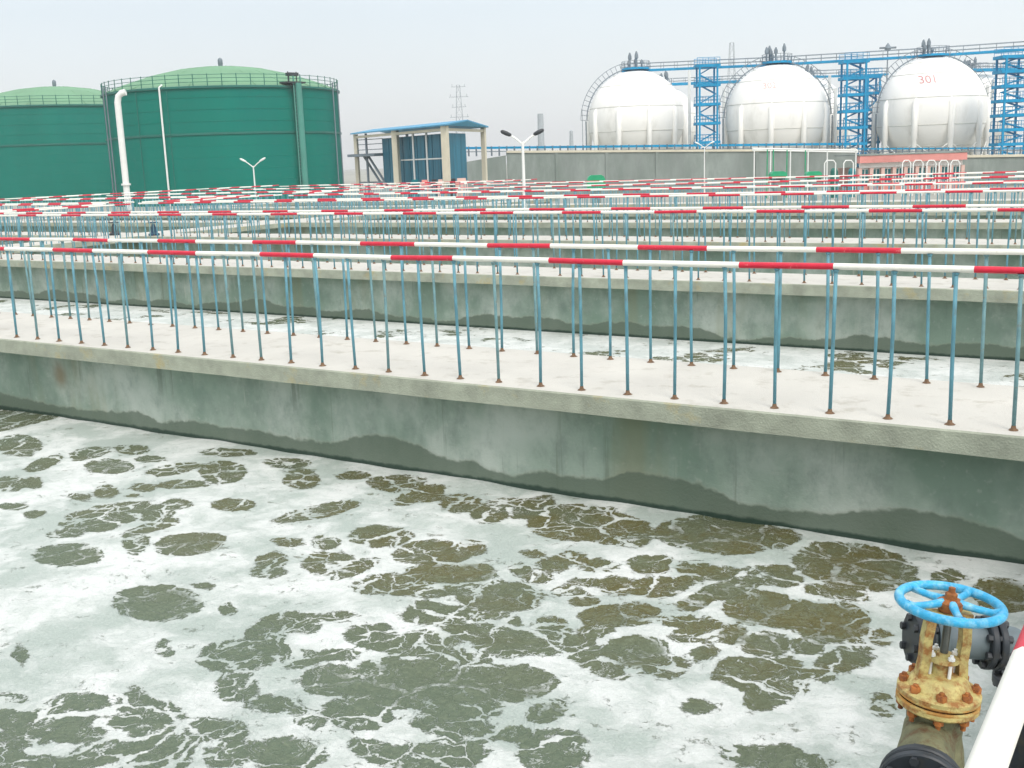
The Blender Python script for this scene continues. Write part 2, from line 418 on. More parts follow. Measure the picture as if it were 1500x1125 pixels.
WETX = [-14.5, -12.71, -11.88, -11.09, -10.72, -10.1, -9.71, -9.2, -8.73, -8.26, -7.59, -7.23, -6.96, -6.69, -6.39, -6.11, -5.96, -5.53, -5.12, -4.82, -4.51, -4.2, -3.96, -3.62, -3.34, -3.13, -2.97, -2.56, -2.35, -1.94, -1.7, -1.39, -1.09, -.95, 0]
WETZ = [-.80, -.77, -.82, -.83, -.82, -.76, -.85, -.77, -.80, -.79, -.81, -.81, -.74, -.66, -.66, -.71, -.78, -.79, -.88, -.79, -.80, -.79, -.69, -.68, -.71, -.76, -.82, -.81, -.82, -.72, -.69, -.69, -.75, -.79, -.82]
RSP = aty(88, 549, 7.7765)      # rust run on the first wall
def wall_mesh(a, b_, along, pos0, pos1, first=False, seed=0):
    """box wall under a slab; its long faces are gridded to carry the tide mark"""
    zt, zb = -KH - .002, GROUND - .1
    ZR = [zt] + list(np.linspace(-.2, -1.0, 14)) + [zb] if first else [zt, -.5, -.8, -1.0, zb]; nz = len(ZR)
    n = max(2, int((b_ - a) / (.06 if first else .12))); me = bpy.data.meshes.new('basin_wall')
    ts = np.linspace(a, b_, n + 1); vs = []; fs = []; wl = []; ru = []
    rs = np.random.RandomState(seed)
    ph = rs.uniform(0, 6, 5)
    base = -.80 + .05 * np.sin(ts * .9 + ph[0]) + .045 * np.sin(ts * 2.1 + ph[1]) + .03 * np.sin(ts * 4.7 + ph[2]) + .02 * np.abs(np.sin(ts * 7 + ph[3]))
    for side, pos in ((0, pos0), (1, pos1)):
        line = base.copy() + .02 * side
        if first and side == 0:
            k = np.interp(ts, WETX, WETZ); line = np.where(ts > -14.5, k, base)
        for z in ZR:
            for t, l in zip(ts, line):
                vs.append((t, pos, z) if along == 'x' else (pos, t, z)); wl.append(l)
                ru.append(min(.6, .9 * math.exp(-((t - RSP.x) / .10) ** 2 - ((z - RSP.z) / .13) ** 2)) if first and side == 0 else 0)
    R = n + 1
    for side in (0, 1):
        o = side * nz * R
        for r in range(nz - 1):
            for i in range(n):
                q = (o + r*R + i, o + (r+1)*R + i, o + (r+1)*R + i + 1, o + r*R + i + 1)
                fs.append(q if (side == 0) == (along == 'x') else tuple(reversed(q)))
    o = nz * R; z9 = (nz - 1) * R
    for i in (0, n):      # ends
        q = (i, o + i, o + z9 + i, z9 + i); fs.append(q)
    me.from_pydata(vs, [], fs)
    at = me.attributes.new('wetline', 'FLOAT', 'POINT'); at.data.foreach_set('value', wl)
    at = me.attributes.new('rust', 'FLOAT', 'POINT'); at.data.foreach_set('value', ru)
    me.materials.append(M_wall); me.update()
    return me

# walkways along X
BAYS = [(-28.10, -.35), (-45.70, -29.70)]
for wi, (y0, y1) in enumerate(WK):
    for bi, (x0, x1) in enumerate(BAYS):
        if (wi == 0 and bi == 1) or (wi == 6 and bi == 0): continue
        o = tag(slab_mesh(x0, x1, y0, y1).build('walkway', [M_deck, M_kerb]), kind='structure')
        me = wall_mesh(x0 - .35, x1 + .35, 'x', y0 + .2975, y1 - .2975, first=(wi == 0), seed=wi * 3 + bi)
        link('basin_wall', me, o)
# walkways along Y
for ci, (x0, x1) in enumerate(CRX):
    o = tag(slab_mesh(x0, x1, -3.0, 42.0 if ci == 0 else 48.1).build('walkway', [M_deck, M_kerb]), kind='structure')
    link('basin_wall', wall_mesh(-3, 41.9 if ci == 0 else 48.0, 'y', x0 + .30, x1 - .30, seed=40 + ci), o)

# water of the near basin with hand-mapped openings in the foam
BL = np.array([[float(t) for t in q.split(',')] for q in "-10.71,6.69,0.492,0.195,2.68;-9.8,6.37,0.277,0.119,2.15;-9.71,6.85,0.225,0.161,2.26;-9.43,5.76,0.248,0.112,2.74;-9.42,7.14,0.209,0.127,2.88;-9.25,5.88,0.158,0.053,2.62;-9.08,6.6,0.341,0.201,2.86;-8.92,6.97,0.145,0.091,3.14;-8.76,5.33,0.114,0.065,3.14;-8.44,5.8,0.102,0.058,2.83;-8.36,5.28,0.084,0.048,2.92;-8.36,6.79,0.225,0.181,1.19;-8.36,7.49,0.264,0.13,-2.84;-8.35,6.01,0.193,0.08,2.6;-8.13,6.23,0.106,0.066,2.89;-8.02,6.03,0.072,0.039,2.69;-7.88,6.47,0.206,0.105,-2.85;-7.85,6.95,0.363,0.185,2.54;-7.71,5.59,0.354,0.267,0.95;-7.68,5.34,0.263,0.162,3.1;-7.65,5.08,0.129,0.075,-3.02;-7.5,7.47,0.219,0.141,-2.97;-7.45,5.77,0.222,0.139,2.83;-7.41,6.03,0.114,0.073,2.81;-7.17,4.76,0.315,0.191,-3.12;-7.12,5.5,0.206,0.1,1.47;-7,7.13,0.297,0.139,2.42;-6.97,6.25,0.172,0.119,3.09;-6.91,5.19,0.216,0.075,2.53;-6.63,7.43,0.141,0.106,3.14;-6.53,5.39,0.264,0.242,-3.01;-6.18,6.47,0.339,0.158,1.25;-6.08,7.4,0.264,0.212,2.89;-5.89,3.52,0.08,0.023,2.6;-5.86,5.77,0.086,0.059,-2.98;-5.81,4.48,0.353,0.236,3.02;-5.75,4.81,0.051,0.03,-2.87;-5.71,5.43,0.119,0.082,2.7;-5.68,7.21,0.258,0.137,1.59;-5.61,7.24,0.189,0.11,2.31;-5.6,5.91,0.123,0.076,2.49;-5.55,5.24,0.112,0.079,2.74;-5.32,4.64,0.049,0.022,2.48;-5.29,3.06,0.197,0.082,2.68;-5.29,6.2,0.223,0.18,2.95;-5.27,5.58,0.226,0.165,2.65;-5.23,7.19,0.213,0.144,2.32;-5.21,7.16,0.222,0.134,2.28;-5.18,4.01,0.063,0.029,2.56;-5.06,3.32,0.142,0.074,-2.83;-5,5.57,0.159,0.079,1.63;-4.99,2.94,0.125,0.075,-3.06;-4.99,3.16,0.159,0.098,-3.05;-4.88,2.77,0.095,0.045,2.74;-4.85,7.05,0.209,0.13,2.24;-4.82,7.4,0.163,0.105,-2.76;-4.8,4.55,0.2,0.127,1.81;-4.79,3.47,0.129,0.061,2.59;-4.78,3.09,0.117,0.065,-2.88;-4.71,6.08,0.276,0.234,2.93;-4.7,4.14,0.217,0.157,2.97;-4.68,4.7,0.138,0.074,2.44;-4.67,6.07,0.272,0.185,2.36;-4.66,5.39,0.141,0.114,3.05;-4.63,3.3,0.073,0.048,-3.1;-4.62,4.34,0.116,0.086,3.1;-4.61,7.36,0.273,0.124,1.76;-4.58,2.87,0.141,0.046,-2.69;-4.56,3.42,0.157,0.107,2.98;-4.55,4.86,0.092,0.062,-2.88;-4.52,6.3,0.139,0.094,2.29;-4.49,3.03,0.134,0.107,0.83;-4.41,3.86,0.152,0.082,2.52;-4.41,5.56,0.358,0.184,-2.72;-4.4,5.78,0.252,0.178,-2.82;-4.34,5.55,0.187,0.159,2.97;-4.32,4.29,0.11,0.083,-3.12;-4.25,3.16,0.22,0.137,2.75;-4.24,5.89,0.166,0.119,2.32;-4.2,5.92,0.173,0.133,2.35;-4.19,3.44,0.1,0.07,2.86;-4.16,4.43,0.103,0.054,-2.73;-4.15,4.73,0.155,0.12,2.61;-4.1,7.21,0.393,0.352,2.26;-4.09,3.81,0.098,0.065,-2.9;-4.04,6.43,0.059,0.052,-2.95;-4.03,3.47,0.11,0.066,2.58;-3.99,4.18,0.201,0.153,2.7;-3.98,5.2,0.227,0.148,-2.76;-3.97,5.2,0.262,0.121,2.89;-3.95,6.12,0.074,0.056,2.24;-3.93,5.64,0.222,0.169,2.31;-3.89,3.31,0.107,0.076,2.81;-3.85,4.5,0.121,0.065,-2.72;-3.84,4.76,0.229,0.14,-2.74;-3.8,6.3,0.094,0.079,2.23;-3.79,3.78,0.106,0.037,2.89;-3.79,4.82,0.158,0.129,-2.98;-3.77,5.66,0.223,0.204,2.76;-3.77,6.04,0.067,0.058,-2.89;-3.77,7.17,0.298,0.27,2.09;-3.74,6.47,0.097,0.091,2.39;-3.71,5.13,0.279,0.129,2.91;-3.64,3.47,0.162,0.119,-3.01;-3.62,3.98,0.196,0.154,2.68;-3.61,4.35,0.372,0.278,-2.87;-3.6,5.29,0.122,0.099,2.33;-3.6,7.17,0.293,0.146,2.03;-3.53,4.7,0.14,0.088,-2.73;-3.52,6.45,0.113,0.093,-2.69;-3.47,4.73,0.167,0.09,-2.69;-3.45,5.95,0.074,0.055,-2.69;-3.44,6.12,0.076,0.057,-2.69;-3.41,5.08,0.18,0.152,2.36;-3.29,4.3,0.195,0.162,2.51;-3.29,5.14,0.134,0.114,2.29;-3.28,5.83,0.093,0.079,-2.7;-3.25,4.35,0.262,0.21,-2.86;-3.22,5.28,0.228,0.116,2.12;-3.22,6.17,0.141,0.085,2.04;-3.21,3.71,0.198,0.067,-3.13;-3.19,6.62,0.155,0.122,1.96;-3.16,4.62,0.319,0.225,-2.72;-3.13,4.11,0.132,0.081,-2.71;-3.09,4.11,0.142,0.086,-2.7;-3.05,7.45,0.438,0.393,0.86;-3.01,3.78,0.101,0.061,-2.71;-3,3.86,0.189,0.102,-2.68;-3,5.72,0.219,0.172,-2.63;-2.99,4.07,0.113,0.062,-2.68;-2.99,5.51,0.116,0.078,2.06;-2.97,6.27,0.172,0.164,1.13;-2.95,5.23,0.215,0.084,2.08;-2.9,6.7,0.1,0.09,0.82;-2.88,7.3,0.308,0.271,0.84;-2.87,5.87,0.156,0.058,2.76;-2.83,6.47,0.089,0.082,1.29;-2.79,4.21,0.065,0.047,-2.7;-2.75,4.45,0.112,0.083,1.36;-2.72,5.07,0.132,0.068,2.5;-2.7,6.67,0.132,0.115,0.84;-2.7,7.47,0.267,0.235,1.04;-2.67,5.33,0.212,0.184,1.91;-2.64,6.14,0.17,0.092,1.44;-2.61,5.82,0.079,0.07,0.8;-2.54,4.16,0.177,0.14,2.14;-2.54,6.44,0.3,0.125,1.22;-2.51,5.66,0.077,0.067,-2.39;-2.5,6.77,0.059,0.032,1.88;-2.45,5.22,0.12,0.106,1.77;-2.43,5.81,0.116,0.076,1.9;-2.37,6.94,0.119,0.071,-2.58;-2.3,5.48,0.063,0.05,1.79;-2.29,6.77,0.124,0.106,1.18;-2.25,5.8,0.136,0.084,1.87;-2.25,6.24,0.258,0.211,1.61;-2.09,4.87,0.05,0.04,-2.44;-2.04,5.35,0.157,0.119,1.75;-2.04,5.77,0.169,0.133,1.64;-2.03,6.24,0.246,0.206,1.04;-1.94,7.25,0.45,0.374,2.22;-1.91,6.71,0.165,0.104,3;-1.86,5.37,0.249,0.167,1.77;-1.84,5.13,0.106,0.065,1.83;-1.82,5.86,0.14,0.088,1.75;-1.79,6.26,0.294,0.201,1.67;-1.65,4.59,0.136,0.085,-2.53;-1.63,5.55,0.071,0.049,1.66;-1.59,5.76,0.136,0.099,-2.36;-1.58,5.73,0.075,0.05,1.66;-1.58,5.97,0.177,0.064,1.38;-1.53,6.19,0.116,0.07,1.68;-1.49,4.58,0.133,0.055,-2.59;-1.34,7.32,0.109,0.079,1.35;-1.26,5.37,0.088,0.039,1.75;-0.98,7.18,0.265,0.177,1.77".split(';')])
def near_water():
    xs = np.concatenate([np.linspace(-28.4, -13.2, 60), np.arange(-13.16, -.05, .03), [-.05]])
    ys = np.concatenate([np.linspace(-3, 1.6, 24), np.arange(1.63, 7.775, .03), [7.7765]])
    X, Y = np.meshgrid(xs, ys)
    v = np.full(X.shape, -1.0)
    best = np.full(X.shape, -9.0); whole = np.zeros(X.shape); rim = np.zeros(X.shape)
    CALM = [atz(px, py, ZW) for px, py in ((1260, 829), (1068, 787), (1048, 780), (1150, 900), (1165, 901), (1125, 943), (931, 952), (280, 797), (228, 881), (98, 812), (490, 992), (1185, 945), (592, 1002), (690, 838), (1225, 911), (730, 1000), (800, 1043), (890, 892), (1020, 866), (160, 680), (1470, 870))]
    for cx, cy, a, b, t in BL:
        dx, dy = X - cx, Y - cy
        u = (dx * np.cos(t) + dy * np.sin(t)) / a; w_ = (-dx * np.sin(t) + dy * np.cos(t)) / b
        q = np.sqrt(u * u + w_ * w_)
        best = np.maximum(best, (1 - q) * min(math.sqrt(a * b), .28))
        if any((cx - p.x) ** 2 + (cy - p.y) ** 2 < .05 for p in CALM):
            whole = np.maximum(whole, np.clip((1.04 - q) / .2, 0, 1)); rim = np.maximum(rim, np.exp(-((q - 1.16) * min(a, b) / .035) ** 2))
    v = np.clip((best + .045) / .085, -1.5, 1.0)
    v = v - .40 * rim * (1 - whole)          # foam collects in a rim around the calm pools
    # beyond the mapped area: natural-looking openings
    rs = np.random.RandomState(5)
    f = np.zeros(X.shape)
    for k in range(14):
        a = rs.uniform(0, PI); fr = rs.uniform(1.2, 4.2)
        f += np.sin(fr * (X * np.cos(a) + Y * np.sin(a)) + rs.uniform(0, 6))
    far = (X < -11.5) | (Y < 2.6)
    v = np.where(far, np.clip(np.maximum(v, f / 4 - .55), -1.5, .9), v)
    Z = ZW + .006 * np.sin(X * 2.3 + Y * 1.1) + .005 * np.sin(X * 3.9 - Y * 4.4 + 1) + .003 * np.sin(X * 9.1 + Y * 7.3)
    Z -= .006 * np.clip(v, 0, 1)
    nx, ny = len(xs), len(ys)
    co = np.stack([X, Y, Z], 2).reshape(-1, 3)
    idx = np.arange(nx * ny).reshape(ny, nx)
    fs = np.stack([idx[:-1, :-1], idx[:-1, 1:], idx[1:, 1:], idx[1:, :-1]], 2).reshape(-1, 4)
    me = bpy.data.meshes.new('water')
    me.vertices.add(len(co)); me.vertices.foreach_set('co', co.ravel())
    me.loops.add(fs.size); me.loops.foreach_set('vertex_index', fs.ravel().astype(np.int32))
    me.polygons.add(len(fs)); me.polygons.foreach_set('loop_start', np.arange(0, fs.size, 4, dtype=np.int32))
    me.polygons.foreach_set('loop_total', np.full(len(fs), 4, dtype=np.int32))
    me.polygons.foreach_set('use_smooth', np.ones(len(fs), dtype=bool))
    me.update(calc_edges=True); me.validate()
    at = me.attributes.new('open', 'FLOAT', 'POINT'); at.data.foreach_set('value', v.ravel())
    at = me.attributes.new('calm', 'FLOAT', 'POINT'); at.data.foreach_set('value', whole.ravel())
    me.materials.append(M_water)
    return tag(link('water', me), kind='structure')
near_water()
for bi, (x0, x1) in enumerate(((-28.4, -.05), (-46.0, -29.4))):
    ys = [(-3.0, WK[0][0] + .2975)] + [(WK[i][1] - .2975, WK[i+1][0] + .2975) for i in range(6)]
    for i, (a, b_) in enumerate(ys):
        if bi == 0 and i in (0, 6): continue
        tag(MB().raw([(x0, a, ZW), (x1, a, ZW), (x1, b_, ZW), (x0, b_, ZW)], [(0, 1, 2, 3)]).build('water', M_water2), kind='structure')

# ---------------------------------------------------------------- railings
post_me = {}
def post_mesh(h, var=0):
    """a welded pipe post; a few individually bowed variants share their meshes"""
    if (h, var) not in post_me:
        rv = random.Random(var * 17 + 3); bx, by = rv.uniform(-.007, .007), rv.uniform(-.007, .007)
        b = MB(); b.tube([(0, 0, .008), (bx * .8, by * .8, h * .33), (bx, by, h * .62), (0, 0, h)], .0133, 8)
        b.lathe([(.0135, .034), (.019, .010), (.027, .009), (.030, .002), (.031 + .009 * rv.random(), .0012)], 12, mi=1)
        b.lathe([(.0135, h - .022), (.021, h - .008), (.022, h)], 10, mi=0)
        me = bpy.data.meshes.new('post'); me.from_pydata(b.v, [], b.f); me.materials.append(M_post2 if var == 4 else M_post); me.materials.append(M_rust)
        me.polygons.foreach_set('material_index', b.mi); me.polygons.foreach_set('use_smooth', b.sm); me.update()
        post_me[(h, var)] = me
    return post_me[(h, var)]

def railing(a, b_, h, label, red0, fine=True, period=1.62, red=.70, p0=0.0, group='red and white pipe railings', r=.024):
    """a, b_ = 2D ends; red0 = distance of one red start from a; posts every quarter period"""
    a = Vector((a[0], a[1], 0)); b_ = Vector((b_[0], b_[1], 0)); d = b_ - a; L_ = d.length; d.normalize()
    ang = math.atan2(d.y, d.x)
    t = thing('railing', label, 'railing', a, ang, group)
    cuts = [0.0]; cols = []
    s = red0 % period - period
    ev = []
    rr = random.Random(int(L_ * 31 + a.x * 7 + a.y * 5))
    while s < L_:
        ev += [(s + rr.uniform(-.02, .02), 1), (s + red + rr.uniform(-.02, .02), 0)]; s += period
    cur = 0
    pts = []; mis = []
    x = 0.0
    for e_, c_ in ev:
        if e_ <= 0: cur = c_; continue
        if e_ >= L_: break
        pts.append((x, cur)); x = e_; cur = c_
    pts.append((x, cur)); xs = [p[0] for p in pts] + [L_]; mis = [p[1] for p in pts]
    tb = MB()
    co = [(q, 0, h + rr.uniform(-.0035, .0035)) for q in xs]
    tb.tube(co, r, 10 if fine else 6, mis=mis)
    tb.build('top_rail', [M_white, M_red], t)
    sp = period / 4; n0 = p0 % sp
    k = n0 if n0 > .03 else n0 + sp; xs = []
    while k < L_ - .03: xs.append(k); k += sp
    if fine:
        for q in xs:
            o = bpy.data.objects.new('post', post_mesh(h - .02, rr.randrange(6))); col.objects.link(o); o.parent = t
            o.location = (q + rr.uniform(-.008, .008), 0, 0); o.rotation_euler = (rr.gauss(0, .012), rr.gauss(0, .010), rr.uniform(0, 6))
    else:
        pb = MB()
        for q in xs:
            dx, dy = rr.gauss(0, .006), rr.gauss(0, .006)
            pb.tube([(q, 0, 0), (q + dx, dy, h - .02)], .0125, 5)
        pb.build('post', M_post, t, kind='stuff')
    return t

RH = [1.05, 1.02, .99, .94, .92, .92, .93]
for wi, (y0, y1) in enumerate(WK):
    for side in (0, 1):
        y = y0 + .151 if side == 0 else y1 - .151
        edge = 'near' if side == 0 else 'far'
        for bi, (x0, x1) in enumerate(BAYS):
            if (wi == 0 and bi == 1) or (wi == 6 and bi == 0): continue
            xa, xb = (x0, -.22) if bi == 0 else (x0 + .0, x1)
            if bi == 0: red0 = (-2.80 - xa) if (wi, side) == (0, 1) else (-11.05 + (0 if wi == 0 else random.uniform(0, 1.6)) - xa)
            else: red0 = random.uniform(0, 1.6)
            p0 = (-11.968 - xa) if (wi, side) == (0, 0) else ((-12.404 - xa) if (wi, side) == (0, 1) else random.uniform(0, .4))
            half = 'right of cross walkway' if bi == 0 else 'left of cross walkway'
            lab = f'red and white railing, {edge} edge of the {ORD[wi]} walkway, {half}'
            if wi == 0: lab = 'nearest red and white railing in front of the first walkway' if side == 0 else 'red and white railing along the back edge of the first walkway'
            railing((xa, y), (xb, y), RH[wi], lab, red0, fine=wi < 4, p0=p0, r=.024 if wi else .0235)
gaps = [(-3.0, WK[0][0])] + [(WK[i][1], WK[i+1][0]) for i in range(6)]
for ci, (x0, x1) in enumerate(CRX):
    for side in (0, 1):
        x = x0 + .15 if side == 0 else x1 - .15
        for gi, (a, b_) in enumerate(gaps):
            if ci == 0 and (gi > 0 or side == 1): continue
            if gi == 0 and ci: continue
            if ci == 1 and side == 1 and gi == 6: pass
            if ci == 2 and side == 0:
                if gi > 1: continue
                a, b_ = -3.0, 47.9
            nm = ['camera', 'middle cross', 'far left cross'][ci]; sd_ = 'left' if side == 0 else 'right'
            lab = f'red and white railing on the {sd_} edge of the {nm} walkway, between walkways {gi} and {gi + 1}'
            if ci == 0: lab = 'white and red handrail pipe close to the camera at the bottom right corner'
            elif ci == 2 and side == 0: lab = 'outermost long red and white railing at the left, before the green tanks'
            else: lab = f'red and white railing, {sd_} side of {nm} walkway, leading to the {ORD[gi]} walkway'
            if ci == 0:
                railing((-.20, a), (-.20, b_), 1.05, lab, 1.74 - a, fine=True, p0=.12, r=.0245, red=.8)
            else:
                railing((x, a + .05), (x, b_ - .05), .98, lab, random.uniform(0, 1.6), fine=False, p0=.2)

# ---------------------------------------------------------------- gate valve with blue handwheel
M_bluewheel = mat('blue_wheel_paint', (.03, .36, .62), .38, var=.25, scale=18, c2=(.30, .58, .70), cut=(.48, .72), c2scale=30, bump=.4, bscale=80)
M_valve = mat('yellowed_cream_paint', (.50, .42, .16), .6, var=.32, scale=14, c2=(.30, .13, .03), cut=(.44, .60), c2scale=24, bump=.5, bscale=90)
M_valverust = mat('rust_edged_paint', (.40, .20, .045), .75, var=.4, scale=18, c2=(.50, .42, .16), cut=(.50, .62), c2scale=16, bump=.5, bscale=90)
M_valvedark = mat('grimy_valve_paint', (.16, .16, .085), .7, var=.3, scale=14, c2=(.10, .05, .02), cut=(.50, .66), c2scale=18, bump=.5, bscale=70)
M_orange = mat('orange_rust', (.36, .13, .03), .8, var=.4, scale=30, c2=(.18, .06, .02), cut=(.45, .6), c2scale=50)
M_greypipe = mat('grey_pipe_paint', (.13, .17, .185), .5, var=.15, scale=6, c2=(.10, .12, .12), cut=(.55, .7), c2scale=8)
M_blackpipe = mat('black_iron_pipe', (.018, .024, .030), .45, var=.35, scale=10, c2=(.05, .045, .03), cut=(.55, .7), c2scale=12)
M_stem = mat('greased_stem', (.12, .13, .12), .35, metal=.6, var=.2, scale=30)
VX = atd(1392, 884, 3.12)
valve = thing('gate_valve', 'rusty cream gate valve with a blue handwheel above the foam', 'valve', (0, 0, 0))
valve.location = VX - Vector((0, 0, 0))
valve.rotation_euler = (Matrix.Rotation(math.radians(4.5), 3, Vector((FW.x, FW.y, 0)).normalized())).to_euler()
# local frame: origin at wheel centre, z up
hw = MB()
R0 = .139
hw.tube([(R0 * math.cos(a), R0 * math.sin(a), 0) for a in np.linspace(0, 2*PI, 48, endpoint=False)], .0138, 14, closed=True)
wheel = hw.build('handwheel', M_bluewheel, valve)
for k in range(5):
    a = 2 * PI * k / 5 + math.radians(YAW * 57.3 + 118)
    c_, s_ = math.cos(a), math.sin(a)
    sb = MB(); sb.tube([(.024 * c_, .024 * s_, .004), (.07 * c_, .07 * s_, -.002), (.112 * c_, .112 * s_, -.004), (.134 * c_, .134 * s_, 0)], [.013, .0105, .0105, .015], 10)
    sb.build('spoke', M_bluewheel, wheel)
hb = MB(); hb.lathe([(0, -.022), (.030, -.022), (.036, -.008), (.036, .006), (.030, .012), (.020, .014), (0, .014)], 24)
hb.build('hub', M_orange, wheel)
nb = MB(); nb.lathe([(0, .014), (.017, .014), (.017, .030), (.013, .034), (0, .034)], 6, smooth=False); nb.tube([(0, 0, .03), (0, 0, .048)], .0095, 10)
nb.build('nut', M_orange, wheel)
st = MB(); st.tube([(0, 0, -.26), (0, 0, -.02)], .0115, 12); st.build('stem', M_stem, valve)
ax = Vector((math.cos(YAW), math.sin(YAW), 0))      # yoke opens towards the camera
fwd = Vector((-math.sin(YAW), math.cos(YAW), 0))
yk = MB()
for s in (-1, 1):
    p = [ax * (s * .050) + Vector((0, 0, -.045)), ax * (s * .056) + Vector((0, 0, -.11)), ax * (s * .054) + Vector((0, 0, -.17)), ax * (s * .060) + Vector((0, 0, -.225))]
    for i in range(3):
        a, b_ = p[i], p[i + 1]; wx, wy = .026, .034
        vs = []
        for q in (a, b_):
            for i_, j_ in ((-1,-1),(1,-1),(1,1),(-1,1)): vs.append(q + ax * (i_ * wx / 2) + fwd * (j_ * wy / 2))
        yk.raw(vs, [(0,1,2,3),(7,6,5,4),(0,4,5,1),(1,5,6,2),(2,6,7,3),(3,7,4,0)])
yk.bar(ax * -.063 + Vector((0, 0, -.036)), ax * .063 + Vector((0, 0, -.036)), .040, .022)
yk.lathe([(0, -.025), (.024, -.025), (.028, -.045), (.020, -.052), (0, -.052)], 16)
yk.build('yoke', M_valve, valve)
gl = MB(); gl.lathe([(.0, -.150), (.020, -.150), (.022, -.158), (.044, -.160), (.046, -.172), (.030, -.174), (.032, -.225)], 20)
gland = gl.build('gland', M_valve, valve)
for k in range(4):
    a = PI / 4 + k * PI / 2
    q = MB(); q.tube([(.038 * math.cos(a), .038 * math.sin(a), -.225), (.038 * math.cos(a), .038 * math.sin(a), -.142)], .005, 8)
    q.lathe([(0, -.158), (.010, -.158), (.010, -.150), (0, -.150)], 6, c=(.038 * math.cos(a), .038 * math.sin(a), 0), smooth=False)
    q.build('stud', M_whitesteel, gland)
bn = MB()
bn.lathe([(0, -.212), (.058, -.214), (.072, -.222), (.086, -.240), (.092, -.252), (.110, -.256), (.116, -.262), (.116, -.274), (.116, -.279), (.111, -.283)], 40, mis=[0, 0, 0, 0, 0, 0, 0, 1, 1])
bn.build('bonnet', [M_valve, M_valverust], valve)
gk = MB(); gk.lathe([(.106, -.283), (.106, -.287)], 40); gk.build('gasket', M_orange, valve)
fl = MB(); fl.lathe([(.111, -.287), (.116, -.291), (.116, -.296), (.116, -.308), (.110, -.314), (.085, -.320)], 40, mis=[1, 1, 0, 0, 1]); fl.build('body_flange', [M_valve, M_valverust], valve)
for k in range(8):
    a = 2 * PI * k / 8 + .25; cx, cy = .098 * math.cos(a), .098 * math.sin(a)
    q = MB(); q.lathe([(0, -.238), (.0135, -.238), (.015, -.241), (.015, -.256), (0, -.256)], 6, c=(cx, cy, 0), smooth=False)
    q.tube([(cx, cy, -.345), (cx, cy, -.231)], .0075, 8)
    q.lathe([(0, -.328), (.0145, -.328), (.0145, -.314), (0, -.314)], 6, c=(cx, cy, 0), smooth=False)
    q.build('bolt', M_orange, valve)
bd = MB()
bd.lathe([(.085, -.318), (.080, -.36), (.078, -.40), (.088, -.44), (.098, -.50), (.090, -.56), (.05, -.60), (0, -.61)], 28)
bd.build('body', M_valvedark, valve)
# the line the valve sits in runs alongside the walkway, towards and past the camera
ln = thing('flanged_pipe', 'black flanged pipe joined to the low side of the valve at the frame bottom', 'pipe', (0, 0, 0))
vb = VX + Vector((-.04, 0, -.49))
def flange(center, d, r, th, mats, parent, name='flange', nb_=8, br=None):
    d = Vector(d).normalized(); M = d.to_track_quat('Z', 'Y').to_matrix()
    b = MB(); b.lathe([(0, -th / 2), (r * .96, -th / 2), (r, -th / 2 + .004), (r, th / 2 - .004), (r * .96, th / 2), (0, th / 2)], 32, M=M, c=center)
    o = b.build(name, mats, parent)
    for k in range(nb_):
        a = 2 * PI * k / nb_ + .2; p = M @ Vector(((br or r * .84) * math.cos(a), (br or r * .84) * math.sin(a), 0)) + Vector(center)
        q = MB(); q.lathe([(0, -th / 2 - .012), (.012, -th / 2 - .012), (.012, th / 2 + .012), (0, th / 2 + .012)], 6, M=M, c=p, smooth=False)
        q.build('bolt', M_dark, o)
    return o
fdir = Vector((.10, -1, 0)).normalized()
fc = atd(1350, 1149, 2.95)
vb.z = fc.z
q = MB(); q.tube([vb, fc + (fc - vb).normalized() * -.02], .075, 20); q.build('pipe_section', M_valvedark, ln)
fd = (fc - vb).normalized()
flange(fc, fd, .113, .026, M_blackpipe, ln); flange(fc + fd * .034, fd, .113, .026, M_blackpipe, ln)
e0 = fc + fd * .04
q = MB(); q.tube([e0, fc + fd * .25, Vector((-.62, 2.2, fc.z)), Vector((-.62, -2.8, fc.z))], .07, 20); q.build('pipe_section', M_blackpipe, ln)
# grey cross pipe behind the valve
gp = thing('cross_pipe', 'grey pipe with dark bolted flanges lying behind the valve', 'pipe', (0, 0, 0))
pA, pB = atd(1346, 934, 3.36), atd(1470, 942, 3.36); pd_ = (pB - pA).normalized()
q = MB(); q.tube([pA, pB] + [pB + pd_ * (.075 * math.sin(a)) + Vector((0, 0, -.075 * (1 - math.cos(a)))) for a in np.linspace(.25, PI / 2, 6)] + [pB + pd_ * .075 + Vector((0, 0, -.10))], .055, 24); q.build('pipe_body', M_greypipe, gp)
flange(pA, pd_, .078, .05, M_blackpipe, gp, nb_=6, br=.06)
flange(pA + pd_ * .055, pd_, .074, .03, M_greypipe, gp, nb_=0)
pm = atd(1444, 941, 3.36)
flange(pm, pd_, .082, .022, M_blackpipe, gp, nb_=8); flange(pm + pd_ * .028, pd_, .082, .022, M_blackpipe, gp, nb_=8)
bp_ = thing('drop_pipe', 'black pipe dropping into the foam under the grey pipe', 'pipe', (0, 0, 0))
t0 = pB + pd_ * .075 + Vector((0, 0, -.11))
q = MB(); q.tube([(t0.x, t0.y, t0.z + .01), (t0.x, t0.y, -1.5)], .070, 24); q.build('pipe_body', M_blackpipe, bp_)
flange((t0.x, t0.y, t0.z - .01), (0, 0, 1), .096, .03, M_blackpipe, bp_)
flange((t0.x, t0.y, t0.z - .40), (0, 0, 1), .085, .03, M_blackpipe, bp_)

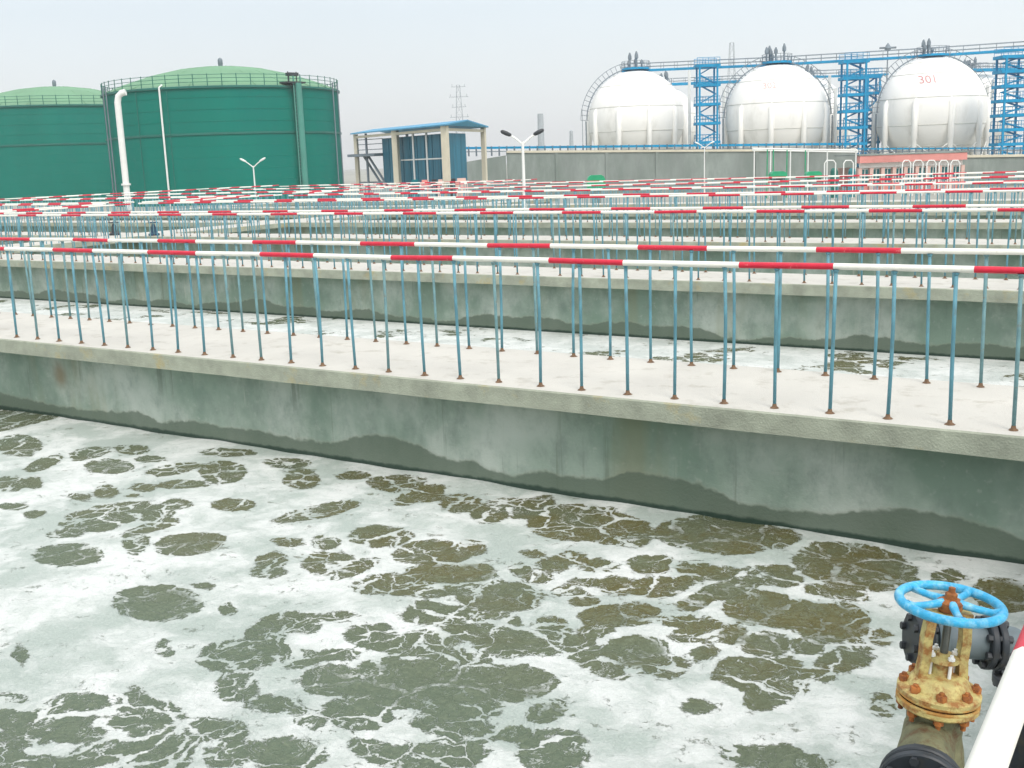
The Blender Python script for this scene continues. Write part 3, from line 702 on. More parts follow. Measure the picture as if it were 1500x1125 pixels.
# ---------------------------------------------------------------- green storage tanks
def green_tank(c, Rr, zt, rise, label, detail):
    t = thing('storage_tank', label, 'storage tank', (c[0], c[1], GROUND), math.atan2(c[1], c[0]) - PI / 2, 'green storage tanks')
    h = zt - GROUND
    seg = 96; b = MB(); b.lathe([(Rr, 0), (Rr, h * .60)], seg); b.build('lower_shell', M_tank, t)
    b = MB(); b.lathe([(Rr - .02, h * .60), (Rr - .02, h - .35)], seg); b.build('upper_shell', M_tank, t)
    b = MB(); b.lathe([(Rr + .02, h * .60 - .16), (Rr + .12, h * .60 - .14), (Rr + .12, h * .60 + .08), (Rr, h * .60 + .1)], seg); b.build('stiffener_ring', M_tankband, t)
    b = MB(); b.lathe([(Rr, h - .35), (Rr + .22, h - .32), (Rr + .22, h - .1), (Rr, h - .06)], seg); b.build('eave_ring', M_tankband, t)
    for k in range(1, 10):
        if k == 6: continue
        z = h * k / 10
        q = MB(); q.lathe([(Rr + .0, z - .03), (Rr + .012, z - .02), (Rr + .012, z + .02), (Rr, z + .03)], seg); q.build('plate_seam', M_tank, t)
    pr = [(Rr, h - .06)] + [(Rr * .985 * (1 - f_) + .001, h - .02 + rise * (1 - (1 - f_) ** 2)) for f_ in np.linspace(0, 1, 14)]
    b = MB(); b.lathe(pr, seg); roof = b.build('roof', M_tankroof, t)
    for k in range(0, 48, 2):
        a = 2 * PI * k / 48
        q = MB(); q.tube([((rr_ + .0) * math.cos(a), rr_ * math.sin(a), zz) for rr_, zz in pr[::3]], .045, 4); q.build('roof_rib', M_tankroof, t)
    q = MB(); q.lathe([(.28, h + rise - .15), (.28, h + rise + .3), (.30, h + rise + .34), (.30, h + rise + .8), (.2, h + rise + 1.0), (0, h + rise + 1.1)], 16); q.build('roof_vent', M_greysteel, t)
    rl = MB()
    for zz in (.45, .85, 1.25):
        rl.tube([(Rr * math.cos(a), Rr * math.sin(a), h + zz - .1) for a in np.linspace(0, 2 * PI, 96, endpoint=False)], .03, 4, closed=True)
    rl.build('guard_rail', M_tankband, t)
    for k in range(56):
        a = 2 * PI * k / 56
        q = MB(); q.tube([(Rr * math.cos(a), Rr * math.sin(a), h - .1), (Rr * math.cos(a), Rr * math.sin(a), h + 1.25)], .045, 4); q.build('rail_post', M_tankband, t)
    if detail:
        # white conduit, grey enclosed ladder and roof platform, seen from the basins
        def on(px):   # local angle on the shell for a photo column
            s = (px - 321) / 173.5; return -PI / 2 + math.asin(max(-1, min(1, s)))
        a = on(238); q = MB(); q.tube([((Rr + .2) * math.cos(a), (Rr + .2) * math.sin(a), 0), ((Rr + .2) * math.cos(a), (Rr + .2) * math.sin(a), h - .1), ((Rr - .4) * math.cos(a), (Rr - .4) * math.sin(a), h + .2)], .11, 8); q.build('conduit', M_whitesteel, t)
        a = on(247); q = MB(); q.tube([((Rr + .2) * math.cos(a), (Rr + .2) * math.sin(a), 0), ((Rr + .2) * math.cos(a), (Rr + .2) * math.sin(a), h - .1)], .04, 6); q.build('conduit', M_tankband, t)
        a = on(420); rr_ = Rr + .55
        tx, ty = -math.sin(a), math.cos(a); lad = MB()
        for s in (-.5, .5): lad.tube([(rr_ * math.cos(a) + tx * s, rr_ * math.sin(a) + ty * s, .0), (rr_ * math.cos(a) + tx * s, rr_ * math.sin(a) + ty * s, h + 1.0)], .09, 5)
        M_cage = mat('ladder_cage_paint', (.06, .25, .20), .6, var=.1, scale=.6); la = lad.build('ladder_stile', M_cage, t)
        for k in range(30):
            zz = .4 + k * .42
            q = MB(); q.tube([(rr_ * math.cos(a) - tx * .5, rr_ * math.sin(a) - ty * .5, zz), (rr_ * math.cos(a) + tx * .5, rr_ * math.sin(a) + ty * .5, zz)], .05, 4); q.build('rung', M_greysteel, la)
        q = MB(); q.lathe([(.38, .8), (.38, h + .2)], 12, c=((rr_ + .2) * math.cos(a), (rr_ + .2) * math.sin(a), 0))
        q.build('ladder_cage', M_cage, t)
        a = on(418); q = MB(); q.box((Rr * math.cos(a), Rr * math.sin(a), h + .25), (2.6, 1.6, .18), rz=a + PI / 2)
        for s in (-.6, .6): q.box((Rr * math.cos(a) + s * math.sin(a), Rr * math.sin(a) - s * math.cos(a), h + .9), (.12, .12, 1.2))
        q.box((Rr * math.cos(a), Rr * math.sin(a), h + 1.2), (1.3, .8, .35), rz=a + PI / 2)
        q.build('roof_platform', M_dark, t)
        a = on(205); q = MB(); q.tube([((Rr + .15) * math.cos(a), (Rr + .15) * math.sin(a), 1), ((Rr + .15) * math.cos(a), (Rr + .15) * math.sin(a), h - .4)], .04, 5); q.build('conduit', M_tankband, t)
        for px in (158, 163, 477, 486):
            a = on(px); q = MB(); q.tube([((Rr + .3) * math.cos(a), (Rr + .3) * math.sin(a), 1), ((Rr + .3) * math.cos(a), (Rr + .3) * math.sin(a), h + .6)], .08, 5); q.build('riser', M_greysteel, t)
    return t
c2 = atd(336, 250, 139); green_tank(c2, 14.3, atd(321, 124.5, 124).z, 3.2, 'large green dome roofed storage tank with the white pipe in front', True)
c1 = atd(95, 260, 174); green_tank(c1, 15.6, atd(78, 153, 159).z, 3.5, 'green storage tank at the left edge, partly behind the other tank', False)
wp = thing('standpipe', 'thick white pipe with a bent top in front of the green tank', 'pipe', (0, 0, 0))
a_ = atd(186, 283, 118); 
q = MB(); q.tube([(a_.x, a_.y, GROUND), (a_.x, a_.y, atd(173, 152, 118).z), Vector((a_.x, a_.y, atd(173, 143, 118).z)) + ax * .15, Vector((a_.x, a_.y, atd(173, 139, 118).z)) + ax * .5, Vector((a_.x, a_.y, atd(173, 137.5, 118).z)) + ax * .95], .34, 12)
q.build('pipe_body', M_whitesteel, wp)
q = MB(); q.lathe([(0, -.1), (.5, -.1), (.5, .1), (0, .1)], 16, c=(a_.x, a_.y, atd(186, 270, 118).z)); q.build('flange', M_whitesteel, wp)

# ---------------------------------------------------------------- spherical gas holders
NLEG = 10
def text_mesh(txt, size):
    cu = bpy.data.curves.new('number', 'FONT'); cu.body = txt; cu.size = size; cu.align_x = 'CENTER'; cu.align_y = 'CENTER'
    tmp = bpy.data.objects.new('number_tmp', cu); col.objects.link(tmp)
    dg = bpy.context.evaluated_depsgraph_get(); me = bpy.data.meshes.new_from_object(tmp.evaluated_get(dg))
    vs = [tuple(v.co) for v in me.vertices]; fs = [tuple(p.vertices) for p in me.polygons]
    bpy.data.objects.remove(tmp); bpy.data.curves.remove(cu); bpy.data.meshes.remove(me)
    return vs, fs

def sphere_tank(px, py, d, Rr, label, num, near=True, stair_side=-1, legph=0.0):
    c = atd(px, py, d); zc = c.z - GROUND
    t = thing('sphere_tank', label, 'gas holder', (c.x, c.y, GROUND), YAW, 'white spherical gas holders')
    b = MB(); pr = [(Rr * math.cos(a), zc + Rr * math.sin(a)) for a in np.linspace(-PI / 2 + .001, PI / 2 - .001, 41)]
    b.lathe(pr, 72); b.build('shell', M_sphere, t)
    for la in (-38, -14, 14, 42, 62):
        a = math.radians(la); rr_ = Rr * math.cos(a) + .02
        q = MB(); q.lathe([(rr_, zc + Rr * math.sin(a) - .07), (rr_ + .035, zc + Rr * math.sin(a)), (rr_, zc + Rr * math.sin(a) + .07)], 72); q.build('seam', M_seam, t)
    for k in range(NLEG):
        a = 2 * PI * (k + .5) / NLEG + legph; x, y = (Rr - .05) * math.cos(a), (Rr - .05) * math.sin(a)
        q = MB(); q.tube([(x, y, 0), (x, y, zc * .55), (x, y, zc * .56), (x, y, zc + 1.2), (x * .97, y * .97, zc + 1.9)], [.36, .36, .43, .43, .1], 14); q.build('leg', M_sphere, t)
    if near:
        rl = MB()
        for k in range(NLEG):
            a0 = 2 * PI * (k + .5) / NLEG + legph; a1 = 2 * PI * (k + 1.5) / NLEG + legph
            p0 = ((Rr) * math.cos(a0), Rr * math.sin(a0)); p1 = (Rr * math.cos(a1), Rr * math.sin(a1))
            q = MB(); q.tube([(p0[0], p0[1], .6), (p1[0], p1[1], zc * .5)], .06, 5); q.build('brace', M_sphere, t)
            q = MB(); q.tube([(p1[0], p1[1], .6), (p0[0], p0[1], zc * .5)], .06, 5); q.build('brace', M_sphere, t)
        # stair climbing over the flank, and its handrail
        for s in (-1, 1):
            if s != stair_side and stair_side != 0: continue
            q = MB(); ang = np.linspace(.02, PI / 2 - .2, 16)
            q.tube([(s * (Rr + .35) * math.cos(a), -1.0 + .8 * math.sin(a), zc + (Rr + .35) * math.sin(a)) for a in ang], .10, 5)
            sg = q.build('stair_stringer', M_greysteel, t)
            q = MB(); q.tube([(s * (Rr + 1.35) * math.cos(a), -1.0 + .8 * math.sin(a), zc + (Rr + 1.35) * math.sin(a)) for a in ang], .045, 4); q.build('handrail', M_greysteel, sg)
            for a in ang:
                q = MB(); q.tube([(s * (Rr + .1) * math.cos(a), -1.0 + .8 * math.sin(a), zc + (Rr + .1) * math.sin(a)), (s * (Rr + 1.35) * math.cos(a), -1.0 + .8 * math.sin(a), zc + (Rr + 1.35) * math.sin(a))], .04, 4); q.build('stanchion', M_greysteel, sg)
            q = MB(); q.tube([(s * (Rr + .5), -1.0, 0), (s * (Rr + .5), -1.0, zc)], .12, 6); q.build('riser', M_greysteel, t)
            q = MB(); q.tube([(s * (Rr + 1.1), -1.0, 0), (s * (Rr + 1.1), -1.0, zc + 2)], .05, 6); q.build('riser', M_greysteel, t)
    # platform and relief valves on the crown
    q = MB(); q.lathe([(0, zc + Rr + .05), (2.3, zc + Rr + .05), (2.3, zc + Rr + .35), (0, zc + Rr + .35)], 20); q.build('crown_platform', M_bluesteel, t)
    rr2 = random.Random(int(px))
    for k in range(6):
        x, y = rr2.uniform(-1.6, 1.6), rr2.uniform(-1, 1); hh = rr2.uniform(1.3, 3.0)
        q = MB(); q.tube([(x, y, zc + Rr + .3), (x, y, zc + Rr + hh * .6), (x, y, zc + Rr + hh * .62), (x, y, zc + Rr + hh * .8), (x, y, zc + Rr + hh)], [.14, .14, .30, .30, .10], 8); q.build('relief_valve', M_greysteel, t)
    q = MB(); zr = zc + Rr + 1.4
    q.tube([(2.3 * math.cos(a), 2.3 * math.sin(a), zr) for a in np.linspace(0, 2*PI, 20, endpoint=False)], .035, 4, closed=True)
    q.tube([(2.3 * math.cos(a), 2.3 * math.sin(a), zr - .5) for a in np.linspace(0, 2*PI, 20, endpoint=False)], .03, 4, closed=True)
    for k in range(12):
        a = 2 * PI * k / 12; q.tube([(2.3 * math.cos(a), 2.3 * math.sin(a), zr - 1.2), (2.3 * math.cos(a), 2.3 * math.sin(a), zr)], .035, 4)
    q.build('guard_rail', M_greysteel, t)
    if num:
        txt, npx, npy, size, m_ = num
        vs, fs = text_mesh(txt, size)
        # wrap the flat lettering onto the shell
        P0 = atd(npx, npy, d - Rr * .8) - c
        lx = P0.dot(Vector((math.cos(YAW), math.sin(YAW), 0))); lz = P0.z
        vv = []
        for x, y, z in vs:
            X, Z = lx + x, lz + y; Y = -math.sqrt(max(.1, (Rr + .03) ** 2 - X * X - Z * Z)); vv.append((X, Y, zc + Z))
        MB().raw(vv, fs).build('number_marking', m_, t)
    return t, c
M_greyletter = mat('grey_lettering', (.42, .40, .40), .6)
sphere_tank(932, 175.5, 183, 8.0, 'leftmost of the three front spherical gas holders, nearest the blue shed', None, True, -1, .15)
sphere_tank(1137, 171.5, 171, 8.0, 'middle one of the three front spherical gas holders, between two blue stair towers', ('302', 1126, 126, 1.3, mat('faded_red_lettering', (.62, .42, .40), .6)), True, 0, .3)
sphere_tank(1363, 164.5, 164, 8.0, 'rightmost spherical gas holder, marked 301 in red', ('301', 1358, 117, 1.6, M_redletter), True, 0, .0)
sphere_tank(968, 182, 225, 7.6, 'spherical gas holder mostly hidden behind the leftmost front one', None, False)
sphere_tank(1183, 174, 212, 7.6, 'spherical gas holder half hidden behind the middle front one', None, False)
sphere_tank(1425, 166, 206, 7.6, 'spherical gas holder half hidden behind the one marked 301', None, False)

# ---------------------------------------------------------------- blue stair towers
def stair_tower(pxl, pxr, ytop, d, label, levels, wide=1.0):
    cpx = (pxl + pxr) / 2; base = atd(cpx, 220, d); top = atd(cpx, ytop, d).z - GROUND; hw_ = (pxr - pxl) / 2 * d / F
    t = thing('stair_tower', label, 'stair tower', (base.x, base.y, GROUND), YAW, 'blue steel stair towers')
    dp = hw_ * .8
    for sx in (-1, 1):
        for sy in (-1, 1):
            q = MB(); q.box((sx * hw_ * .82, sy * dp, top / 2), (.26, .26, top)); q.build('column', M_bluesteel, t)
    hs = [top * (k + 1) / levels for k in range(levels)]
    z0 = 0
    for i, z in enumerate(hs):
        q = MB(); q.box((0, 0, z - .2), (hw_ * 2.25, dp * 2.1, .42)); pf = q.build('landing', M_bluesteel, t)
        q = MB()
        for sy in (-1, 1):
            for zz in (.5, 1.0): q.tube([(-hw_ * 1.05, sy * dp, z + zz), (hw_ * 1.05, sy * dp, z + zz)], .04, 4)
            for k in range(5): x = -hw_ * 1.05 + k * hw_ * .525; q.tube([(x, sy * dp, z), (x, sy * dp, z + 1.0)], .04, 4)
        q.build('guard_rail', M_bluesteel, pf)
        s = 1 if i % 2 else -1
        for sy in (-.55, .0):
            zm = (z0 + z) / 2 if sy < -.1 else z; za = z0 if sy < -.1 else (z0 + z) / 2; s2 = s if sy < -.1 else -s
            q = MB(); q.bar((s2 * hw_ * .75, dp * sy, za), (-s2 * hw_ * .75, dp * sy, zm - .1), .7, .16); q.build('stair_flight', M_bluesteel, t)
        z0 = z
    return t
stair_tower(1020, 1051, 97, 172, 'leftmost blue stair tower, between the left and middle spheres', 6)
stair_tower(1231, 1264, 91, 164, 'tall blue stair tower between the middle and right spheres', 7)
stair_tower(1264, 1285, 112, 170, 'shorter narrow blue stair tower touching the left flank of the sphere marked 301', 6)
stair_tower(1457, 1496, 84, 152, 'broad blue stair tower at the right edge of the picture', 8)

# catwalks over the spheres
def catwalk(pts, label, mt, hgt=.34):
    P = [atd(*p) for p in pts]; t = thing('catwalk', label, 'catwalk', P[0])
    for a, b_ in zip(P[:-1], P[1:]):
        la, lb = a - P[0], b_ - P[0]
        q = MB(); q.bar(la, lb, 1.2, hgt); q.build('deck', mt, t)
        q = MB(); n = max(2, int((lb - la).length / 2.2))
        for s in (-.6, .6):
            off = Vector((0, 0, 0)) + (lb - la).cross(Vector((0, 0, 1))).normalized() * s
            for zz in (.6, 1.15): q.tube([la + off + Vector((0, 0, zz)), lb + off + Vector((0, 0, zz))], .04, 4)
            for k in range(n + 1):
                p = la.lerp(lb, k / n) + off; q.tube([p, p + Vector((0, 0, 1.15))], .035, 4)
        q.build('guard_rail', M_greysteel, t)
    return t
catwalk([(912, 104.5, 184), (1137, 95, 171), (1363, 82, 164), (1560, 69, 157)], 'long blue catwalk running over the crowns of the front spheres', M_bluesteel)
catwalk([(985, 123.5, 222), (1095, 119, 216)], 'short blue catwalk to the rear sphere behind the left stair tower', M_bluesteel, .5)
catwalk([(1190, 113, 205), (1300, 109, 205)], 'low blue catwalk behind the middle pair of stair towers', M_bluesteel)
catwalk([(1412, 103, 200), (1530, 101, 200)], 'low blue catwalk behind the broad stair tower at the right', M_bluesteel, .5)
# grey access masts between spheres
for px, y, d in ((1010, 105, 178), (1060, 130, 176), (1213, 112, 172), (1222, 130, 171), (1442, 125, 165), (1449, 118, 166)):
    b0 = atd(px, 220, d); q = MB(); q.tube([(b0.x, b0.y, GROUND), (b0.x, b0.y, atd(px, y, d).z)], [.30, .24], 8)
    lb = {1010: 'pale mast right of the leftmost sphere', 1060: 'pale mast left of the middle sphere', 1213: 'taller pale mast right of the middle sphere', 1222: 'shorter pale mast right of the middle sphere', 1442: 'shorter pale mast at the right flank of the sphere marked 301', 1449: 'taller pale mast right of the sphere marked 301'}[px]
    tag(q.build('mast', M_whitesteel), lb, 'mast', 'pale masts between the spheres')
# flat-topped floodlight mast
b0 = atd(1298, 150, 185); fm = thing('floodlight_mast', 'thin mast with a flat star shaped floodlight head above the catwalk', 'mast', (b0.x, b0.y, GROUND), YAW)
zt = atd(1298, 72, 185).z - GROUND
q = MB(); q.tube([(0, 0, 0), (0, 0, zt)], [.16, .09], 6); q.build('pole', M_greysteel, fm)
q = MB(); q.lathe([(0, zt - .5), (.5, zt - .3), (.6, zt), (.3, zt + .5), (0, zt + .9)], 10); q.build('lamp_ring', M_greysteel, fm)
for s in (-1, 1):
    q = MB(); q.box((s * .85, 0, zt + .05), (1.0, .5, .28)); q.build('floodlight', M_greysteel, fm)

# ---------------------------------------------------------------- retaining walls, guard rail, ramp
def wall_between(p, q_, ztop_a, ztop_b, thick, name, label, m_):
    a, b_ = Vector((p.x, p.y, 0)), Vector((q_.x, q_.y, 0)); d = b_ - a; n = Vector((-d.y, d.x, 0)).normalized() * thick
    ts = [0, 1]; vs = []
    for P_, zt_ in ((a, ztop_a), (b_, ztop_b)):
        for o_ in (Vector((0, 0, 0)), n): vs += [(P_ + o_ + Vector((0, 0, GROUND - .2))), (P_ + o_ + Vector((0, 0, zt_)))]
    t = thing(name, label, 'wall', (0, 0, 0))
    MB().raw(vs, [(0,4,5,1),(2,3,7,6),(1,5,7,3),(0,1,3,2),(4,6,7,5)]).build('wall_face', m_, t)
    # coping
    vs = []
    for P_, zt_ in ((a, ztop_a), (b_, ztop_b)):
        for o_, z_ in ((-n.normalized() * .12, 0), (-n.normalized() * .12, .22), (n * 1.1, .22), (n * 1.1, 0)): vs.append(P_ + o_ + Vector((0, 0, zt_ + .003 + z_)))
    MB().raw(vs, [(0,4,5,1),(1,5,6,2),(2,6,7,3),(0,1,2,3),(4,7,6,5),(0,3,7,4)]).build('coping', M_cream, t)
    L_ = d.length; k = int(L_ / 4.5)
    for i in range(1, k):
        c_ = a.lerp(b_, i / k); zt_ = ztop_a + (ztop_b - ztop_a) * i / k
        q = MB(); q.box((c_.x - n.normalized().x * .04, c_.y - n.normalized().y * .04, (GROUND + zt_) / 2), (.30, .12, zt_ - GROUND - .02), rz=math.atan2(d.y, d.x)); q.build('pilaster', m_, t)
    return t
wA, wB = atd(742, 224, 110), atd(1256, 221, 110)
wall_between(wA, wB, wA.z, wB.z, .6, 'retaining_wall', 'long grey concrete retaining wall below the left and middle spheres', M_greywall)
wC, wD = atd(1408, 231, 98), atd(1600, 228, 98)
wall_between(wC, wD, wC.z, wD.z, .6, 'retaining_wall', 'grey concrete wall with a pale coping right of the pink building', M_greywall)
# ramp wall
r0, r1, r2 = atd(683, 237, 106), atd(741, 226, 109.9), atd(735, 266, 108)
n_ = Vector((-math.sin(YAW), math.cos(YAW), 0)) * .6
vs = [Vector((r0.x, r0.y, GROUND)), r0, r1 - Vector((0, 0, .1)), Vector((r1.x, r1.y, GROUND))]
vs = vs + [v + n_ for v in vs]
tag(MB().raw(vs, [(0,3,2,1),(4,5,6,7),(1,2,6,5),(0,1,5,4),(3,7,6,2)]).build('ramp_wall', M_greywall), 'sloping grey ramp wall between the blue shed and the retaining wall', 'wall')
# blue guard rail on the wall
def guard(pa, pb, label, hgt=1.0, posts=40, mt=M_bluesteel, mp_=M_bluesteel, beam=.22):
    t = thing('guard_rail', label, 'railing', pa)
    d = pb - pa; q = MB(); q.bar(Vector((0, 0, hgt)), d + Vector((0, 0, hgt)), .1, beam); q.build('top_rail', mt, t)
    q = MB(); q.bar(Vector((0, 0, hgt * .5)), d + Vector((0, 0, hgt * .5)), .06, .08); q.build('mid_rail', mp_, t)
    for k in range(posts + 1):
        p = d * (k / posts); q = MB(); q.box((p.x, p.y, p.z + hgt * .55), (.12, .12, hgt * 1.3)); q.build('rail_post', mp_, t)
gA, gB = atd(676, 236, 112), atd(1256, 223, 112)
gA.z = gA.z + .3; gB.z = gB.z - .0
guard(gA + Vector((0, 0, .25)), gB + Vector((0, 0, .1)), 'blue guard rail on top of the long retaining wall', .75, 52, M_bluesteel, M_greysteel)
gC, gD = atd(1255, 226, 104), atd(1600, 224, 104)
guard(gC, gD, 'blue guard rail behind the pink building below the sphere marked 301', .5, 36, M_bluesteel, M_greysteel, .14)

# ---------------------------------------------------------------- blue shed on columns
sh = thing('machine_shed', 'open shed with a blue roof, cream columns and blue cladding', 'shed', (0, 0, 0))
P0, P1, P2 = atd(524, 250, 95), atd(654, 250, 82), atd(710, 250, 89)
P3 = P0 + (P2 - P1)
zE = (atd(524, 193, 95).z + atd(654, 189.5, 82).z) / 2
zR = zE + .42
def g2(p, z): return Vector((p.x, p.y, z))
def colm(p, r_, m_, z1=None): q = MB(); q.box((p.x, p.y, (GROUND + (z1 or zE)) / 2), (r_, r_, (z1 or zE) - GROUND), rz=.2); q.build('column', m_, sh)
colm(P1, .46, M_cream); colm(P1.lerp(P0, .52), .46, M_cream); colm(P0, .30, M_cream); colm(P2, .34, M_cream); colm(P3, .3, M_greysteel)
colm(P3.lerp(P2, .15), .2, M_greysteel); colm(P0.lerp(P1, .13), .15, M_greysteel)
dl = (P1 - P0); dl.z = 0; dw = (P2 - P1); dw.z = 0; ul, uw = dl.normalized(), dw.normalized()
e0, e1 = g2(P0 - ul * .5 - uw * .5, zE), g2(P1 + ul * .5 - uw * .5, zE); e2, e3 = g2(P2 + ul * .5 + uw * .5, zE), g2(P3 - ul * .5 + uw * .5, zE)
rA, rB = g2((e0 + e3) / 2, zR), g2((e1 + e2) / 2, zR)
up_ = Vector((0, 0, .10))
vs = [e0, e1, rB, rA, e3, e2]; vs2 = [v + up_ for v in vs]
MB().raw(vs + vs2, [(0,1,7,6),(6,7,8,9),(9,8,11,10),(4,10,11,5),(3,2,1,0),(4,5,2,3),(0,6,9,3),(3,9,10,4),(1,2,8,7),(2,5,11,8)]).build('roof', M_roofblue, sh)
q = MB(); q.bar(g2(P0, zE - .25), g2(P1, zE - .25), .2, .2); q.build('eave_beam', M_cream, sh)
q = MB(); q.bar(g2(P1, zE - .25), g2(P2, zE - .25), .2, .2); q.build('gable_beam', M_cream, sh)
q = MB(); q.raw([g2(e1, zE + .0) + Vector((0, 0, -.0)), e2, rB], [(0, 1, 2)]).raw([g2(e1, zE) - ul * .25, e2 - ul * .25, rB - ul * .25], [(0, 2, 1)]); q.build('gable_panel', M_bluepanel, sh)
# clad box inside: separate sheets
bA, bB = P0 + dl * .27 + dw * .12, P0 + dl * .985 + dw * .12; bC, bD = bB + dw * .42, bA + dw * .42
for (a, b_, n) in ((bA, bB, 9), (bB, bC, 3), (bD, bA, 3), (bC, bD, 9)):
    for k in range(n):
        p, r2_ = a.lerp(b_, k / n + .004), a.lerp(b_, (k + 1) / n - .004)
        q = MB(); q.bar(g2(p, (GROUND + 2.2 + zE - .5) / 2), g2(r2_, (GROUND + 2.2 + zE - .5) / 2), .12, zE - .5 - (GROUND + 2.2)); q.build('cladding_sheet', M_bluepanel, sh)
for k in (.22, .5, .70):
    p = bA.lerp(bB, k) - uw * .12; q = MB(); q.box((p.x, p.y, (GROUND + zE) / 2 + .6), (.14, .14, zE - GROUND - 1.6)); q.build('downpipe', M_whitesteel, sh)
q = MB(); q.bar(g2(bA.lerp(bB, .3) - uw * .12, 2.3), g2(bB - uw * .12, 2.3), .06, .1); q.build('cladding_rail', M_whitesteel, sh)
zf = atd(540, 227, 93).z
q = MB(); q.bar(g2(P0, zf), g2(bA, zf), 2.0, .22); q.build('landing', M_greysteel, sh)
for zz in (.45, .9, 1.3):
    q = MB(); q.bar(g2(P0, zf + zz), g2(bA, zf + zz), .05, .06); q.build('landing_rail', M_greysteel, sh)
for s in (0, .9):
    q = MB(); q.bar(g2(P0.lerp(bA, .25), zf) + ul * s, g2(bA, zf - 2.6) + ul * (s - .9 + .4), .12, .16); q.build('stair_stringer', M_greysteel, sh)
q = MB(); q.bar(g2(P0, zf - 2.3), g2(bA, zf - 2.3), .15, .12); q.build('brace', M_greysteel, sh)
# clutter under the cladding
for k, (px, w_, h_, m_) in enumerate(((608, .7, 1.2, M_glass), (636, .55, 1.0, M_dark), (622, .6, .9, M_pink), (664, .5, 1.1, M_dark), (645, .45, .9, M_palepink), (676, .9, 1.2, M_palepink))):
    p = atd(px, 262, 82 - .2 * k); q = MB(); q.box((p.x, p.y, GROUND + 1.2), (w_, w_, 2.4), rz=YAW); q.box((p.x, p.y, GROUND + 2.45), (w_ * .7, w_ * .7, h_ * .25), rz=YAW)
    lb = ['teal cabinet', 'dark cabinet nearer the right column', 'pink cabinet', 'dark cabinet right of the front corner column', 'pale pink cabinet behind the front corner column', 'wide pale pink cabinet at the right end'][k]
    tag(q.build('cabinet', m_), lb + ' under the blue cladding of the shed', 'cabinet', 'cabinets under the shed')

# ---------------------------------------------------------------- white pipe rack, pink building, arched pipes, green boxes
rk = thing('pipe_rack', 'white pipe rack with paired posts in front of the grey wall', 'pipe rack', (0, 0, 0))
def vpost(px, ytop, d, m_, r_, par, name='post'):
    p = atd(px, ytop, d); q = MB(); q.tube([(p.x, p.y, GROUND), p], r_, 8); q.build(name, m_, par)
for px in (1105, 1129, 1158, 1184, 1212, 1254): vpost(px, 218, 88, M_whitesteel, .055, rk)
for px in (1124, 1133, 1153, 1180): vpost(px, 219, 89, M_green, .05, rk, 'green_post')
q = MB(); q.tube([atd(1102, 217.5, 88), atd(1257, 220.5, 88)], .07, 8); q.build('beam', M_whitesteel, rk)
q = MB(); q.tube([atd(1102, 220, 90), atd(1257, 223, 90)], .06, 8); q.build('beam', M_whitesteel, rk)
for k, (pa, pb) in enumerate(((1208, 1224), (1236, 1250), (1322, 1334), (1338, 1352), (1358, 1371), (1376, 1389), (1393, 1406))):
    yt = 235; lb = ['at the left, below the pipe rack', 'just left of the pink building', 'first from the left before the pink building', 'second from the left before the pink building', 'third from the left before the pink building', 'fourth from the left before the pink building', 'beside the right end of the pink building'][k]
    a0, a1, b1, b0 = atd(pa, yt + 4, 84), atd(pa + 3, yt, 84), atd(pb - 3, yt, 84), atd(pb, yt + 4, 84)
    q = MB(); q.tube([(a0.x, a0.y, GROUND), a0, a1, b1, b0, (b0.x, b0.y, GROUND)], .048, 8)
    tag(q.build('arched_pipe', M_whitesteel), 'white arched pipe ' + lb, 'pipe', 'white arched pipes')
pk = thing('pink_building', 'low pink building with teal windows below the right spheres', 'building', (0, 0, 0))
k0, k1 = atd(1259, 240, 96), atd(1409, 240, 96); kd = (k1 - k0); kd.z = 0
zt_ = atd(1330, 226, 96).z; nrm = Vector((-kd.y, kd.x, 0)).normalized()
if nrm.dot(Vector((-math.sin(YAW), math.cos(YAW), 0))) < 0: nrm = -nrm
rzk = math.atan2(kd.y, kd.x)
def kbox(f0, f1, z0, z1, dn, th, m_, name, par):
    c_ = k0 + kd * ((f0 + f1) / 2) + nrm * dn; q = MB(); q.box((c_.x, c_.y, (z0 + z1) / 2), (kd.length * (f1 - f0), th, z1 - z0), rz=rzk); return q.build(name, m_, par)
kbox(-.02, 1.02, zt_ - .62, zt_, -.25, .8, M_pink, 'fascia', pk)
kbox(-.03, 1.03, zt_ + .003, zt_ + .12, 3.1, 7.6, M_greywall, 'roof', pk)
kbox(-.0, 1.0, zt_ - 1.05, zt_ - .64, 0, .3, M_whitesteel, 'lintel', pk)
kbox(0, 1, GROUND, zt_ - 1.07, 6.5, .3, M_palepink, 'rear_wall', pk)
nwin = 9
for i in range(nwin + 1):
    f = i / nwin; kbox(f - .017, f + .017, GROUND, zt_ - 1.07, -.10, .42, M_palepink, 'column', pk)
for i in range(nwin):
    f = (i + .5) / nwin; hwf = .5 / nwin - .019
    kbox(f - hwf, f + hwf, GROUND, GROUND + .65, .05, .2, M_pink, 'sill_wall', pk)
    wn_ = kbox(f - hwf, f + hwf, GROUND + .66, zt_ - 1.08, .12, .06, M_whitesteel, 'window_frame', pk)
    kbox(f - hwf * .86, f + hwf * .86, GROUND + .76, zt_ - 1.2, .075, .03, M_glass, 'pane', wn_)
    kbox(f - .004, f + .004, GROUND + .7, zt_ - 1.1, .04, .04, M_whitesteel, 'mullion', wn_)
